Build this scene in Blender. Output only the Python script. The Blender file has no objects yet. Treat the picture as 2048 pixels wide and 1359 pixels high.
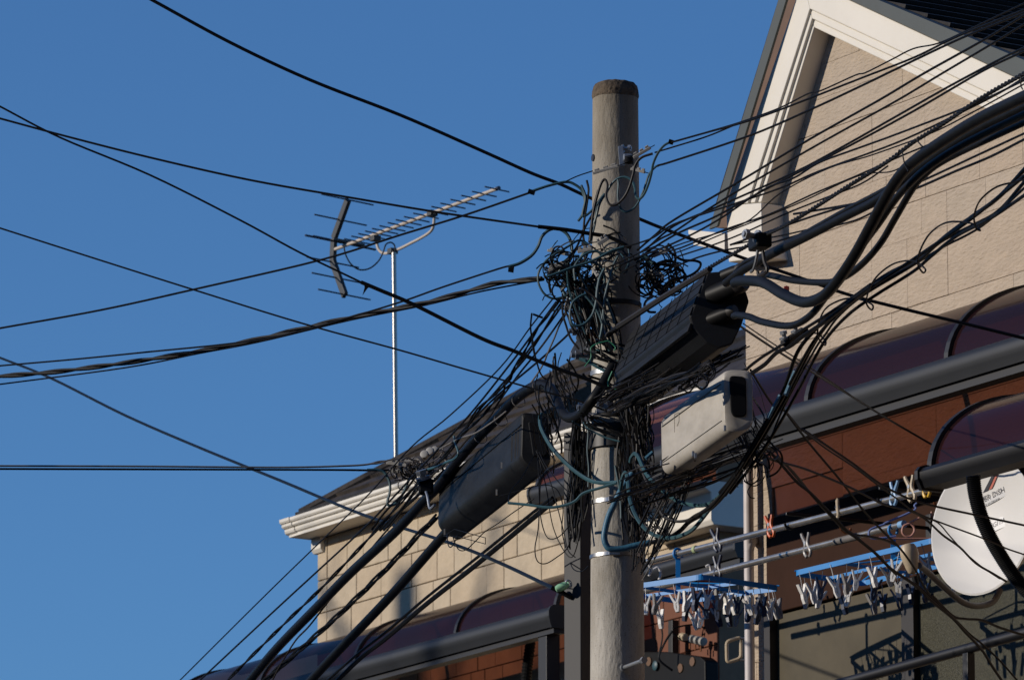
import bpy, math, random
from mathutils import Vector, Matrix
R = math.radians
V = Vector
random.seed(7)
scene = bpy.context.scene
col = scene.collection

# ------------------------------------------------------------------ camera
F = 12443.0            # focal length in photograph pixels (2048 wide)
CX, CY = 1024.0, 679.5
PITCH = R(12.3)
CAM = V((0.0, 0.0, 1.6))
cd = bpy.data.cameras.new('camera')
cam = bpy.data.objects.new('camera', cd)
col.objects.link(cam)
cam.location = CAM
cam.rotation_euler = (R(90) + PITCH, 0, 0)
cd.sensor_width = 36.0
cd.lens = 36.0 * F / 2048.0
cd.clip_start = 0.5
cd.clip_end = 3000
cd.dof.use_dof = True
cd.dof.focus_distance = 21.3
cd.dof.aperture_fstop = 26.0
scene.camera = cam

# ------------------------------------------------------------------ sky, sun, exposure
SUN_EL = R(17.5)
SUN_AZ = math.atan2(-0.985, -0.17)        # azimuth of the sun seen from the place (x, y)
SUN_DIR = V((math.sin(SUN_AZ) * math.cos(SUN_EL), math.cos(SUN_AZ) * math.cos(SUN_EL), math.sin(SUN_EL)))
world = bpy.data.worlds.new('World')
scene.world = world
world.use_nodes = True
wn = world.node_tree.nodes
bg = wn['Background']
sky = wn.new('ShaderNodeTexSky')
sky.sky_type = 'NISHITA'
sky.sun_disc = False
sky.sun_elevation = SUN_EL
sky.sun_rotation = SUN_AZ % (2 * math.pi)
sky.altitude = 300
sky.air_density = 1.0
sky.dust_density = 0.0
sky.ozone_density = 8.0
world.node_tree.links.new(sky.outputs['Color'], bg.inputs['Color'])
bg.inputs['Strength'].default_value = 0.114
sd = bpy.data.lights.new('sun', 'SUN')
sun = bpy.data.objects.new('sun', sd)
col.objects.link(sun)
sd.energy = 3.6
sd.angle = R(0.53)
sd.color = (1.0, 0.91, 0.80)
sun.rotation_euler = SUN_DIR.to_track_quat('Z', 'Y').to_euler()
sun.location = (-30, -5, 40)
vs = scene.view_settings
vs.view_transform = 'Standard'
vs.look = 'None'
vs.exposure = 0.0
vs.gamma = 1.0
vs.use_curve_mapping = False
scene.cycles.max_bounces = 8
scene.cycles.transparent_max_bounces = 16
scene.cycles.use_denoising = True

# ------------------------------------------------------------------ geometry of the view
SA, CA = math.sin(PITCH), math.cos(PITCH)


def ray(px, py):
    X = (px - CX) / F
    Y = (CY - py) / F
    return V((X, CA - Y * SA, SA + Y * CA))


def atY(px, py, Y):
    d = ray(px, py)
    return CAM + d * (Y / d.y)


def hit(px, py, p0, n):
    d = ray(px, py)
    return CAM + d * ((p0 - CAM).dot(n) / d.dot(n))


def ppm(Y):            # photograph pixels per metre at distance Y
    return F / (Y / CA)


UH = V((0.525, -0.851, 0)).normalized()      # along the facades, towards the near end
NH = V((-0.851, -0.525, 0)).normalized()     # out of the facades
ZH = V((0, 0, 1))


class Facade:
    def __init__(s, px, Y):
        p = atY(px, 900, Y)
        s.o = V((p.x, p.y, 0))

    def pt(s, px, py, off=0.0):
        return hit(px, py, s.o + NH * off, NH)

    def sz(s, px, py, off=0.0):
        p = s.pt(px, py, off)
        return ((p - s.o).dot(UH), p.z)

    def w(s, a, z, off=0.0):
        return s.o + UH * a + NH * off + V((0, 0, z))


SD = V((math.sin(R(-14)), math.cos(R(-14)), 0))   # direction of the street, away
SN = V((SD.y, -SD.x, 0))
POLE = atY(1232.5, 680, 21.0)
POLE = V((POLE.x, POLE.y, 0))


def onS(px, py, off=-0.13):
    return hit(px, py, POLE + SN * off, SN)


CROPS = {'c1': (1000, 100, 500 / 2047), 'c2': (950, 380, 500 / 2047), 'c3': (1150, 520, 500 / 2047), 'c4': (1150, 700, 500 / 2047),
         'c5': (750, 680, 500 / 2047), 'c6': (750, 850, 500 / 2047), 'c7': (580, 340, 500 / 2047), 'c8': (1150, 1020, 500 / 2047),
         'd1': (1548, 1027, 500 / 2047), 'd2': (1548, 827, 500 / 2047), 'd3': (1448, 520, 600 / 2038), 'd4': (1348, 0, 700 / 2046),
         'd5': (1348, 250, 700 / 2046), 'd6': (530, 900, 600 / 2038), 'd7': (380, 1060, 450 / 2045), 'd8': (800, 1060, 450 / 2045),
         'e1': (1200, 860, 360 / 2047), 'e4': (1040, 460, 360 / 2047), 'e6': (1280, 1120, 360 / 2047), 'e7': (740, 860, 300 / 2048),
         'e2': (1748, 0, 300 / 2048), 'e3': (1748, 180, 300 / 2048)}


def C(c, pts):
    x0, y0, s = CROPS[c]
    return [(x0 + x * s, y0 + y * s) for x, y in pts]


# ------------------------------------------------------------------ materials
def lin(r, g, b):
    def f(c):
        c /= 255.0
        return c / 12.92 if c <= 0.04045 else ((c + 0.055) / 1.055) ** 2.4
    return (f(r) * .76, f(g) * .76, f(b) * .76)


def mat(name, c, rough=0.6, metal=0.0, var=0.12, scale=8.0, bump=0.0, bscale=40.0, spec=0.5, c2=None, stretch=None, coat=0.0):
    m = bpy.data.materials.new(name)
    m.use_nodes = True
    nt = m.node_tree
    b = nt.nodes['Principled BSDF']
    b.inputs['Roughness'].default_value = rough
    b.inputs['Metallic'].default_value = metal
    b.inputs['Specular IOR Level'].default_value = spec
    b.inputs['Coat Weight'].default_value = coat
    tc = nt.nodes.new('ShaderNodeTexCoord')
    src = tc.outputs['Object']
    if stretch:
        mp = nt.nodes.new('ShaderNodeMapping')
        mp.inputs['Scale'].default_value = stretch
        nt.links.new(src, mp.inputs['Vector'])
        src = mp.outputs['Vector']
    nz = nt.nodes.new('ShaderNodeTexNoise')
    nz.inputs['Scale'].default_value = scale
    nz.inputs['Detail'].default_value = 6
    nz.inputs['Roughness'].default_value = 0.65
    nt.links.new(src, nz.inputs['Vector'])
    rp = nt.nodes.new('ShaderNodeValToRGB')
    lo = c2 if c2 else tuple(x * (1 - var) for x in c)
    hi = c if c2 else tuple(min(1, x * (1 + var)) for x in c)
    rp.color_ramp.elements[0].color = (*lo, 1)
    rp.color_ramp.elements[0].position = 0.3
    rp.color_ramp.elements[1].color = (*hi, 1)
    rp.color_ramp.elements[1].position = 0.68
    nt.links.new(nz.outputs['Fac'], rp.inputs['Fac'])
    nt.links.new(rp.outputs['Color'], b.inputs['Base Color'])
    if bump > 0:
        n2 = nt.nodes.new('ShaderNodeTexNoise')
        n2.inputs['Scale'].default_value = bscale
        n2.inputs['Detail'].default_value = 5
        nt.links.new(src, n2.inputs['Vector'])
        bp = nt.nodes.new('ShaderNodeBump')
        bp.inputs['Strength'].default_value = bump
        bp.inputs['Distance'].default_value = 0.01
        nt.links.new(n2.outputs['Fac'], bp.inputs['Height'])
        nt.links.new(bp.outputs['Normal'], b.inputs['Normal'])
    return m


M = {}
M['black'] = mat('black_rubber', (0.004, 0.004, 0.0044), 0.5, var=0.35, scale=14, spec=0.16)
M['dull'] = mat('dull_black_rubber', (0.007, 0.0068, 0.0068), 0.5, var=0.35, scale=20, spec=0.18)
M['navy'] = mat('dark_jacket', (0.004, 0.0045, 0.0065), 0.45, var=0.3, scale=9, spec=0.16)
M['brownwire'] = mat('brown_black_jacket', (0.014, 0.011, 0.009), 0.6, var=0.3, scale=20)
M['greywire'] = mat('weathered_grey_jacket', (0.13, 0.12, 0.11), 0.6, var=0.25, scale=20)
M['teal'] = mat('teal_jacket', lin(62, 104, 112), 0.5, var=0.3, scale=7, c2=lin(38, 70, 80))
M['blue_teal'] = mat('blue_tape', lin(58, 112, 138), 0.5, var=0.2, scale=16, bump=0.2, bscale=60)
M['green'] = mat('green_wire', lin(60, 150, 110), 0.5)
M['closure'] = mat('closure_black', (0.010, 0.0102, 0.011), 0.5, var=0.3, scale=5, bump=0.06, bscale=90, stretch=(1, 1, 2.2), spec=0.25)
M['closure_grey'] = mat('closure_grey_face', (0.013, 0.0133, 0.014), 0.5, var=0.45, scale=7, bump=0.08, bscale=120, stretch=(1, 1, 3), spec=0.2)
M['cream_box'] = mat('closure_cream', lin(206, 198, 184), 0.55, var=0.1, scale=6, c2=lin(178, 170, 156), stretch=(1, 1, 3), bump=0.03, bscale=90)
M['concrete'] = None
M['steel'] = mat('galvanised_steel', lin(176, 180, 184), 0.42, 0.75, var=0.2, scale=18, bump=0.05)
M['bright'] = mat('bright_steel_band', lin(200, 200, 200), 0.34, 1.0, var=0.15, scale=30)
M['plastic_grey'] = mat('clamp_plastic', lin(172, 168, 160), 0.55, var=0.2, scale=30)
M['white_paint'] = mat('white_trim', lin(246, 238, 222), 0.5, var=0.05, scale=2.5, bump=0.02, bscale=20)
M['flash'] = mat('green_grey_flashing', lin(66, 73, 70), 0.55, 0.0, var=0.12, scale=4)
M['brown_board'] = mat('brown_soffit', lin(104, 70, 40), 0.6, var=0.25, scale=8)
M['roof'] = mat('dark_roof', (0.024, 0.022, 0.022), 0.6, var=0.4, scale=12, bump=0.2, bscale=60, spec=0.15)
M['roof_b'] = mat('brown_black_roof', (0.052, 0.043, 0.036), 0.6, var=0.45, scale=10, bump=0.2, bscale=50, spec=0.15)
M['joint'] = mat('joint_filler', lin(142, 122, 98), 0.8, var=0.15, scale=6)
M['joint_a'] = mat('joint_beige', lin(180, 159, 136), 0.8, var=0.1, scale=6)
M['siding_a'] = mat('beige_siding', lin(206, 184, 160), 0.75, var=0.07, scale=5, bump=0.5, bscale=26, stretch=(1, 1, 2.4))
M['siding_b'] = mat('sand_siding', lin(212, 192, 160), 0.75, var=0.09, scale=5, bump=0.5, bscale=18)
M['alu'] = mat('dark_aluminium', lin(36, 38, 41), 0.5, 0.05, var=0.12, scale=5)
M['alu_black'] = mat('black_aluminium', lin(20, 20, 23), 0.5, 0.0, var=0.15, scale=5)
M['post'] = mat('black_post', lin(27, 27, 31), 0.6, 0.0, var=0.12, scale=4)
M['chrome'] = mat('laundry_steel', lin(236, 226, 210), 0.26, 0.85, var=0.25, scale=14)
M['blue_plastic'] = mat('sky_blue_plastic', lin(22, 140, 216), 0.5, var=0.06)
M['navy_plastic'] = mat('navy_plastic', lin(26, 44, 74), 0.4, var=0.1)
M['white_plastic'] = mat('white_plastic', lin(250, 246, 238), 0.45, var=0.06)
M['clear_plastic'] = mat('clear_grey_plastic', lin(150, 146, 142), 0.3, var=0.1)
M['orange'] = mat('orange_plastic', lin(226, 96, 24), 0.4)
M['tan_plastic'] = mat('tan_plastic', lin(206, 186, 154), 0.45)
M['lightblue'] = mat('pale_blue_plastic', lin(140, 184, 224), 0.4)
M['yellow'] = mat('yellow_plastic', lin(232, 182, 40), 0.4)
M['pink'] = mat('pink_plastic', lin(206, 148, 130), 0.45)
M['peri'] = mat('periwinkle_plastic', lin(120, 138, 196), 0.45)
M['dish'] = mat('dish_white', lin(240, 236, 228), 0.5, var=0.03, scale=4)
M['sticker'] = mat('sticker_white', lin(236, 234, 230), 0.4, var=0.02)
M['ink'] = mat('ink_black', (0.02, 0.02, 0.03), 0.5)
M['red_ink'] = mat('ink_red', lin(214, 120, 100), 0.5)
M['red_plastic'] = mat('red_plastic', lin(150, 50, 34), 0.5)
M['mint'] = mat('mint_insulator', lin(160, 214, 170), 0.3, var=0.05)
M['copper'] = mat('copper', lin(176, 110, 70), 0.4, 0.8)
M['antenna_white'] = mat('antenna_beige', lin(208, 194, 178), 0.5)
M['antenna_dark'] = mat('antenna_rod', lin(64, 66, 80), 0.4, 0.3)
M['mast'] = mat('mast_steel', lin(176, 168, 158), 0.33, 0.9, var=0.1, scale=20)
M['reflector'] = mat('reflector_grey', lin(70, 70, 68), 0.55, 0.2)
M['pipe_white'] = mat('downpipe_cream', lin(214, 204, 200), 0.5)
M['frame_dark'] = mat('window_frame_dark', lin(50, 46, 44), 0.5, 0.2)
M['ground'] = mat('asphalt', (0.11, 0.102, 0.092), 0.9, var=0.2, scale=3)
M['shutter'] = mat('shutter_beige', lin(94, 86, 68), 0.5, var=0.2, spec=0.2, scale=3)


def concrete():
    m = mat('weathered_concrete', lin(204, 198, 186), 0.85, var=0.2, scale=9, c2=lin(150, 142, 127), stretch=(1, 1, 0.35), bump=0.35, bscale=70)
    nt = m.node_tree
    b = nt.nodes['Principled BSDF']
    old = b.inputs['Base Color'].links[0].from_socket
    tc = nt.nodes['Texture Coordinate']
    # dark cast cap and speckles
    vz = nt.nodes.new('ShaderNodeTexNoise')
    vz.inputs['Scale'].default_value = 220
    vz.inputs['Detail'].default_value = 2
    nt.links.new(tc.outputs['Object'], vz.inputs['Vector'])
    rp = nt.nodes.new('ShaderNodeValToRGB')
    rp.color_ramp.elements[0].position = 0.27
    rp.color_ramp.elements[0].color = (0.6, 0.58, 0.55, 1)
    rp.color_ramp.elements[1].position = 0.42
    rp.color_ramp.elements[1].color = (1, 1, 1, 1)
    nt.links.new(vz.outputs['Fac'], rp.inputs['Fac'])
    mx = nt.nodes.new('ShaderNodeMix')
    mx.data_type = 'RGBA'
    mx.blend_type = 'MULTIPLY'
    mx.inputs['Factor'].default_value = 1
    nt.links.new(old, mx.inputs['A'])
    nt.links.new(rp.outputs['Color'], mx.inputs['B'])
    # the uppermost metre is browner with years of soot and lichen, its edge ragged
    sp = nt.nodes.new('ShaderNodeSeparateXYZ')
    nt.links.new(tc.outputs['Object'], sp.inputs['Vector'])
    n3 = nt.nodes.new('ShaderNodeTexNoise')
    n3.inputs['Scale'].default_value = 5
    nt.links.new(tc.outputs['Object'], n3.inputs['Vector'])
    ad = nt.nodes.new('ShaderNodeMath')
    ad.operation = 'MULTIPLY_ADD'
    nt.links.new(n3.outputs['Fac'], ad.inputs[0])
    ad.inputs[1].default_value = 0.9
    nt.links.new(sp.outputs['Z'], ad.inputs[2])
    mr = nt.nodes.new('ShaderNodeMapRange')
    mr.inputs['From Min'].default_value = 6.5
    mr.inputs['From Max'].default_value = 7.5
    nt.links.new(ad.outputs[0], mr.inputs['Value'])
    m3 = nt.nodes.new('ShaderNodeMix')
    m3.data_type = 'RGBA'
    m3.blend_type = 'MULTIPLY'
    nt.links.new(mr.outputs['Result'], m3.inputs['Factor'])
    nt.links.new(mx.outputs['Result'], m3.inputs['A'])
    m3.inputs['B'].default_value = (0.6, 0.55, 0.47, 1)
    nt.links.new(m3.outputs['Result'], b.inputs['Base Color'])
    return m


M['concrete'] = concrete()
M['cap'] = mat('dark_mortar_cap', lin(124, 108, 88), 0.95, var=0.3, scale=30, c2=lin(60, 50, 40), bump=0.9, bscale=60)


def poly_sheet(name, tint, refl=0.5, rough=0.12):
    """tinted polycarbonate: lets tinted sunlight through, mirrors the sky a little"""
    m = bpy.data.materials.new(name)
    m.use_nodes = True
    nt = m.node_tree
    nt.nodes.remove(nt.nodes['Principled BSDF'])
    out = nt.nodes['Material Output']
    tr = nt.nodes.new('ShaderNodeBsdfTransparent')
    tr.inputs['Color'].default_value = (*tint, 1)
    gl = nt.nodes.new('ShaderNodeBsdfGlossy')
    gl.inputs['Roughness'].default_value = rough
    gl.inputs['Color'].default_value = (0.9, 0.9, 0.9, 1)
    df = nt.nodes.new('ShaderNodeBsdfDiffuse')
    df.inputs['Color'].default_value = (0.05, 0.022, 0.024, 1)
    fr = nt.nodes.new('ShaderNodeFresnel')
    fr.inputs['IOR'].default_value = 1.5
    mu = nt.nodes.new('ShaderNodeMath')
    mu.operation = 'MULTIPLY'
    mu.inputs[1].default_value = refl
    nt.links.new(fr.outputs['Fac'], mu.inputs[0])
    m1 = nt.nodes.new('ShaderNodeMixShader')
    m1.inputs['Fac'].default_value = 0.3
    nt.links.new(tr.outputs[0], m1.inputs[1])
    nt.links.new(df.outputs[0], m1.inputs[2])
    m2 = nt.nodes.new('ShaderNodeMixShader')
    nt.links.new(mu.outputs[0], m2.inputs['Fac'])
    nt.links.new(m1.outputs[0], m2.inputs[1])
    nt.links.new(gl.outputs[0], m2.inputs[2])
    nt.links.new(m2.outputs[0], out.inputs['Surface'])
    return m


M['poly'] = poly_sheet('brown_polycarbonate', (0.25, 0.098, 0.06), 0.5)
M['frost'] = mat('frosted_glass', lin(76, 74, 58), 0.4, var=0.55, scale=120, spec=0.3, bump=0.6, bscale=300)


# ------------------------------------------------------------------ mesh helpers
BASE = {}


class MB:
    def __init__(s):
        s.v, s.f, s.m = [], [], []
        s.cur = 0

    def add(s, vs_, fs_):
        k = len(s.v)
        s.v += [V(p) for p in vs_]
        for f in fs_:
            s.f.append([i + k for i in f])
            s.m.append(s.cur)
        return s

    def prism(s, poly, ext, cap=True):
        n = len(poly)
        a = [V(p) for p in poly]
        e = V(ext)
        nrm = V((0, 0, 0))
        for i in range(n):
            nrm += (a[i] - a[0]).cross(a[(i + 1) % n] - a[0])
        if nrm.dot(e) > 0:
            a = a[::-1]
        b = [p + e for p in a]
        fs = [[i, (i + 1) % n, n + (i + 1) % n, n + i][::-1] for i in range(n)]
        if cap:
            fs += [list(range(n)), list(range(2 * n - 1, n - 1, -1))]
        return s.add(a + b, fs)

    def obox(s, c, ax, ay, az):
        c, ax, ay, az = V(c), V(ax), V(ay), V(az)
        return s.prism([c - ax - ay - az, c + ax - ay - az, c + ax + ay - az, c - ax + ay - az], az * 2)

    def bar(s, p, q, w, h, up=ZH):
        p, q = V(p), V(q)
        d = (q - p)
        L = d.length
        d.normalize()
        x = d.cross(V(up))
        if x.length < 1e-4:
            x = d.cross(V((1, 0, 0)))
        x.normalize()
        y = x.cross(d)
        return s.obox((p + q) / 2, d * L / 2, x * w / 2, y * h / 2)

    def tube(s, path, r, sides=8, cap=True):
        path = [V(p) for p in path]
        n = len(path)
        rs = r if isinstance(r, (list, tuple)) else [r] * n
        k = len(s.v)
        t0 = (path[1] - path[0]).normalized()
        nx = t0.cross(ZH)
        if nx.length < 1e-3:
            nx = t0.cross(V((1, 0, 0)))
        nx.normalize()
        vs_, fs_ = [], []
        for i in range(n):
            t = (path[min(i + 1, n - 1)] - path[max(i - 1, 0)])
            if t.length < 1e-9:
                t = t0
            t.normalize()
            nx = (nx - t * nx.dot(t))
            if nx.length < 1e-6:
                nx = t.cross(V((0.3, 0.5, 0.8)))
            nx.normalize()
            ny = t.cross(nx)
            for j in range(sides):
                a = 2 * math.pi * j / sides
                vs_.append(path[i] + nx * (rs[i] * math.cos(a)) + ny * (rs[i] * math.sin(a)))
        for i in range(n - 1):
            for j in range(sides):
                j2 = (j + 1) % sides
                fs_.append([i * sides + j, i * sides + j2, (i + 1) * sides + j2, (i + 1) * sides + j])
        if cap:
            fs_.append(list(range(sides))[::-1])
            fs_.append([(n - 1) * sides + j for j in range(sides)])
        return s.add(vs_, fs_)

    def cyl(s, p, q, r, sides=12, r2=None):
        return s.tube([p, q], [r, r if r2 is None else r2], sides)

    def lathe(s, c, axis, prof, sides=16):
        """prof: list of (distance along axis, radius)"""
        c, a = V(c), V(axis).normalized()
        x = a.cross(ZH)
        if x.length < 1e-3:
            x = V((1, 0, 0))
        x.normalize()
        y = a.cross(x)
        vs_, fs_ = [], []
        for h, r in prof:
            for j in range(sides):
                t = 2 * math.pi * j / sides
                vs_.append(c + a * h + x * (r * math.cos(t)) + y * (r * math.sin(t)))
        for i in range(len(prof) - 1):
            for j in range(sides):
                j2 = (j + 1) % sides
                fs_.append([i * sides + j, i * sides + j2, (i + 1) * sides + j2, (i + 1) * sides + j])
        fs_.append(list(range(sides))[::-1])
        fs_.append([(len(prof) - 1) * sides + j for j in range(sides)])
        return s.add(vs_, fs_)

    def build(s, name, mats, parent=None, smooth=False, base=None, bevel=0.0):
        if parent is not None:
            base = BASE[parent]
        elif base is None:
            mn = V([min(p[i] for p in s.v) for i in range(3)])
            mx = V([max(p[i] for p in s.v) for i in range(3)])
            base = V(((mn.x + mx.x) / 2, (mn.y + mx.y) / 2, mn.z))
        base = V(base)
        me = bpy.data.meshes.new(name)
        me.from_pydata([tuple(p - base) for p in s.v], [], s.f)
        if not isinstance(mats, (list, tuple)):
            mats = [mats]
        for m in mats:
            me.materials.append(m)
        if len(mats) > 1:
            me.polygons.foreach_set('material_index', s.m)
        if smooth:
            me.polygons.foreach_set('use_smooth', [True] * len(me.polygons))
            try:
                me.set_sharp_from_angle(angle=R(38))
            except Exception:
                pass
        me.update()
        o = bpy.data.objects.new(name, me)
        col.objects.link(o)
        BASE[o] = base
        if parent is not None:
            o.parent = parent
        else:
            o.location = base
        if bevel > 0:
            bv = o.modifiers.new('bevel', 'BEVEL')
            bv.width = bevel
            bv.segments = 2
            bv.limit_method = 'ANGLE'
            bv.angle_limit = R(30)
        return o


def tag(o, label, cat=None, group=None, kind=None):
    if label:
        o['label'] = label
    if cat:
        o['category'] = cat
    if group:
        o['group'] = group
    if kind:
        o['kind'] = kind
    return o


def empty(name, loc, label, cat, group=None):
    o = bpy.data.objects.new(name, None)
    col.objects.link(o)
    o.location = loc
    o.empty_display_size = 0.1
    BASE[o] = V(loc)
    return tag(o, label, cat, group)


def smooth_path(pts, per=6):
    """Catmull-Rom through 3D points"""
    P = [V(p) for p in pts]
    if len(P) < 3:
        return P
    P = [P[0] * 2 - P[1]] + P + [P[-1] * 2 - P[-2]]
    out = []
    for i in range(1, len(P) - 2):
        p0, p1, p2, p3 = P[i - 1:i + 3]
        n = per
        for k in range(n):
            t = k / n
            out.append(0.5 * ((2 * p1) + (p2 - p0) * t + (2 * p0 - 5 * p1 + 4 * p2 - p3) * t * t + (3 * p1 - p0 - 3 * p2 + p3) * t ** 3))
    out.append(P[-2])
    return out


def path3(pts, depth):
    """pixels + depth rule -> 3D control points"""
    if isinstance(depth, str) and depth == 'S':
        return [onS(x, y) for x, y in pts]
    if isinstance(depth, tuple) and depth[0] == 'S':
        return [onS(x, y, depth[1]) for x, y in pts]
    if isinstance(depth, (int, float)):
        return [atY(x, y, depth) for x, y in pts]
    L = [0.0]
    for a, b in zip(pts, pts[1:]):
        L.append(L[-1] + math.hypot(b[0] - a[0], b[1] - a[1]))
    n = len(depth) - 1
    out = []
    for (x, y), l in zip(pts, L):
        t = l / L[-1] * n
        i = min(int(t), n - 1)
        out.append(atY(x, y, depth[i] + (depth[i + 1] - depth[i]) * (t - i)))
    return out


def extend(P, a=0.0, b=0.0):
    """carry the ends of a 3D path on beyond the picture"""
    P = list(P)
    if a:
        P.insert(0, P[0] + (P[0] - P[1]).normalized() * a)
    if b:
        P.append(P[-1] + (P[-1] - P[-2]).normalized() * b)
    return P


def wire(name, label, pts, depth, rpx, m, group=None, cat='cable', twist=0, pitch=0.12, per=6, parent=None, a=0, b=0, sides=6, tr=None):
    P = path3(pts, depth)
    Ym = sum(p.y for p in P) / len(P)
    r = rpx / ppm(Ym)
    P = extend(smooth_path(P, per), a, b)
    mb = MB()
    if twist:
        # resample finely and lay the strands round the centre line
        Q = resample(P, pitch / 9)
        for k in range(twist):
            mb.tube(helix(Q, (tr / ppm(Ym)) if tr else r * 1.05, pitch, 2 * math.pi * k / twist), r, 6)
    else:
        mb.tube(P, r, sides)
    o = mb.build(name, M[m] if isinstance(m, str) else m, parent, smooth=True)
    if parent is None:
        tag(o, label, cat, group)
    return o


def resample(P, step):
    out = [P[0]]
    acc = 0.0
    for a, b in zip(P, P[1:]):
        L = (b - a).length
        if L < 1e-9:
            continue
        d = step - acc
        while d <= L:
            out.append(a.lerp(b, d / L))
            d += step
        acc = L - (d - step)
    out.append(P[-1])
    return out


def helix(Q, rad, pitch, ph):
    out = []
    l = 0.0
    for i, p in enumerate(Q):
        t = (Q[min(i + 1, len(Q) - 1)] - Q[max(i - 1, 0)]).normalized()
        x = t.cross(ZH)
        if x.length < 1e-3:
            x = V((1, 0, 0))
        x.normalize()
        y = t.cross(x)
        a = ph + 2 * math.pi * l / pitch
        out.append(p + x * (rad * math.cos(a)) + y * (rad * math.sin(a)))
        if i + 1 < len(Q):
            l += (Q[i + 1] - p).length
    return out


def clip(poly, a, b, c):
    """keep a*x + b*y <= c"""
    out = []
    for i in range(len(poly)):
        p, q = poly[i], poly[(i + 1) % len(poly)]
        dp, dq = a * p[0] + b * p[1] - c, a * q[0] + b * q[1] - c
        if dp <= 0:
            out.append(p)
        if dp * dq < 0:
            t = dp / (dp - dq)
            out.append((p[0] + (q[0] - p[0]) * t, p[1] + (q[1] - p[1]) * t))
    return out


def under(p, q):
    """half plane below the line p-q in (s, z)"""
    a, b = -(q[1] - p[1]), (q[0] - p[0])
    if b < 0:
        a, b = -a, -b
    return a, b, a * p[0] + b * p[1]


# ------------------------------------------------------------------ the setting
g = MB()
g.add([(-900, -300, 0), (900, -300, 0), (900, 1500, 0), (-900, 1500, 0)], [[0, 1, 2, 3]])
o = g.build('ground', M['ground'], base=(0, 0, 0))
tag(o, 'dark asphalt ground of the street and yards', kind='structure')
# ------------------------------------------------------------------ wall blocks
def block(parent, fac, poly, off, d, m, bev=0.004):
    """one siding block: polygon in (s, z), bevelled edge, stands d proud of off"""
    n = len(poly)
    if n < 3:
        return None
    cx = sum(p[0] for p in poly) / n
    cz = sum(p[1] for p in poly) / n

    def shrink(p, e):
        x, z = p
        return (x + (e if x < cx else -e) * min(1, abs(x - cx) / e), z + (e if z < cz else -e) * min(1, abs(z - cz) / e))
    mb = MB()
    back = [fac.w(x, z, off) for x, z in poly]
    mid = [fac.w(x, z, off + d - bev * 0.6) for x, z in poly]
    top = [fac.w(*shrink(p, bev), off + d) for p in poly]
    area = sum(poly[i][0] * poly[(i + 1) % n][1] - poly[(i + 1) % n][0] * poly[i][1] for i in range(n))
    fs = []
    for i in range(n):
        j = (i + 1) % n
        fs.append([i, j, n + j, n + i])
        fs.append([n + i, n + j, 2 * n + j, 2 * n + i])
    fs.append([2 * n + i for i in range(n)])
    if area > 0:
        pass
    else:
        fs = [f[::-1] for f in fs]
    mb.add(back + mid + top, fs)
    return mb.build('brick', m, parent)


def variants(base, n, amt):
    out = []
    rg = random.Random(3)
    for i in range(n):
        k = 1 + rg.uniform(-amt, amt)
        w = rg.uniform(-0.02, 0.02)
        out.append((base[0] * k * (1 + w), base[1] * k, base[2] * k * (1 - w)))
    return out


SA_M = [mat('beige_siding', c, 0.8, var=0.08, scale=9, bump=1.0, bscale=30, stretch=(1, 1, 2.6)) for c in variants(lin(198, 179, 156), 5, 0.03)]
SB_M = [mat('sand_siding', c, 0.8, var=0.09, scale=7, bump=1.0, bscale=16) for c in variants(lin(206, 186, 156), 5, 0.05)]

# ================================================================== house A: gable house on the right
FA = Facade(1500, 27.0)
houseA = empty('gable_house', FA.w(0.5, 0, 0), 'beige house with steep white-trimmed gable and dark roof', 'house')
sL = FA.sz(1497, 900)[0]
sR = sL + 5.0
rkL = under(FA.sz(1604, 60, 0.05), FA.sz(1482, 420, 0.05))
rkR = under(FA.sz(1620, 15, 0.05), FA.sz(2020, 200, 0.05))
outline = [(sL, 0.0), (sR, 0.0), (sR, 12.0), (sL, 12.0)]
outline = clip(clip(outline, *rkL), *rkR)
mb = MB()
mb.prism([FA.w(a, z, 0) for a, z in outline], NH * -6.0)
wallA = mb.build('wall', M['joint_a'], houseA)
# ashlar-look boards: long joints every 0.455 m, short joints between
rg = random.Random(11)
zj = FA.sz(1940, 366)[1]
winL = FA.sz(1550, 1200)[0]
zlint = FA.sz(1650, 1012)[1]
BH = 0.4555
k0 = int((zj - FA.sz(1600, 1480)[1]) / BH) + 1
for row in range(-k0, 4):
    za = zj + row * BH
    s = sL - 0.0 + (rg.uniform(-0.5, 0) if row % 2 else -0.2)
    while s < sL + 3.0:
        w = rg.uniform(0.42, 0.85)
        cuts = rg.choice([[0, .5, 1], [0, .33, 1], [0, .66, 1], [0, .33, .66, 1]])
        for c0, c1 in zip(cuts, cuts[1:]):
            xs = [s, s + w]
            if rg.random() < 0.5:
                xs.insert(1, s + w * rg.uniform(.3, .7))
            for x0, x1 in zip(xs, xs[1:]):
                z0, z1 = za + c0 * BH, za + c1 * BH
                e0 = 0.0016 if c0 == 0 else 0.0006
                e1 = 0.0016 if c1 == 1 else 0.0006
                p = [(x0 + 0.0006, z0 + e0), (x1 - 0.0006, z0 + e0), (x1 - 0.0006, z1 - e1), (x0 + 0.0006, z1 - e1)]
                p = clip(p, -1, 0, -sL)
                p = clip(clip(p, *rkL), *rkR) if p else p
                if z0 < zlint and x1 > winL:
                    p = clip(p, 1, 0, winL) if x0 < winL else (clip(p, 0, -1, -zlint) if z1 > zlint else [])
                if len(p) >= 3 and x1 > sL + 0.02:
                    block(wallA, FA, p, 0.0, 0.011 + rg.uniform(-.0008, .0008), rg.choice(SA_M), 0.0012)
        s += w


def fpoly(mb, fac, pts, off, d):
    """polygon traced on a facade plane, front face at off, thickness d"""
    mb.prism([fac.pt(x, y, off) for x, y in pts], NH * -d)


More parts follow.
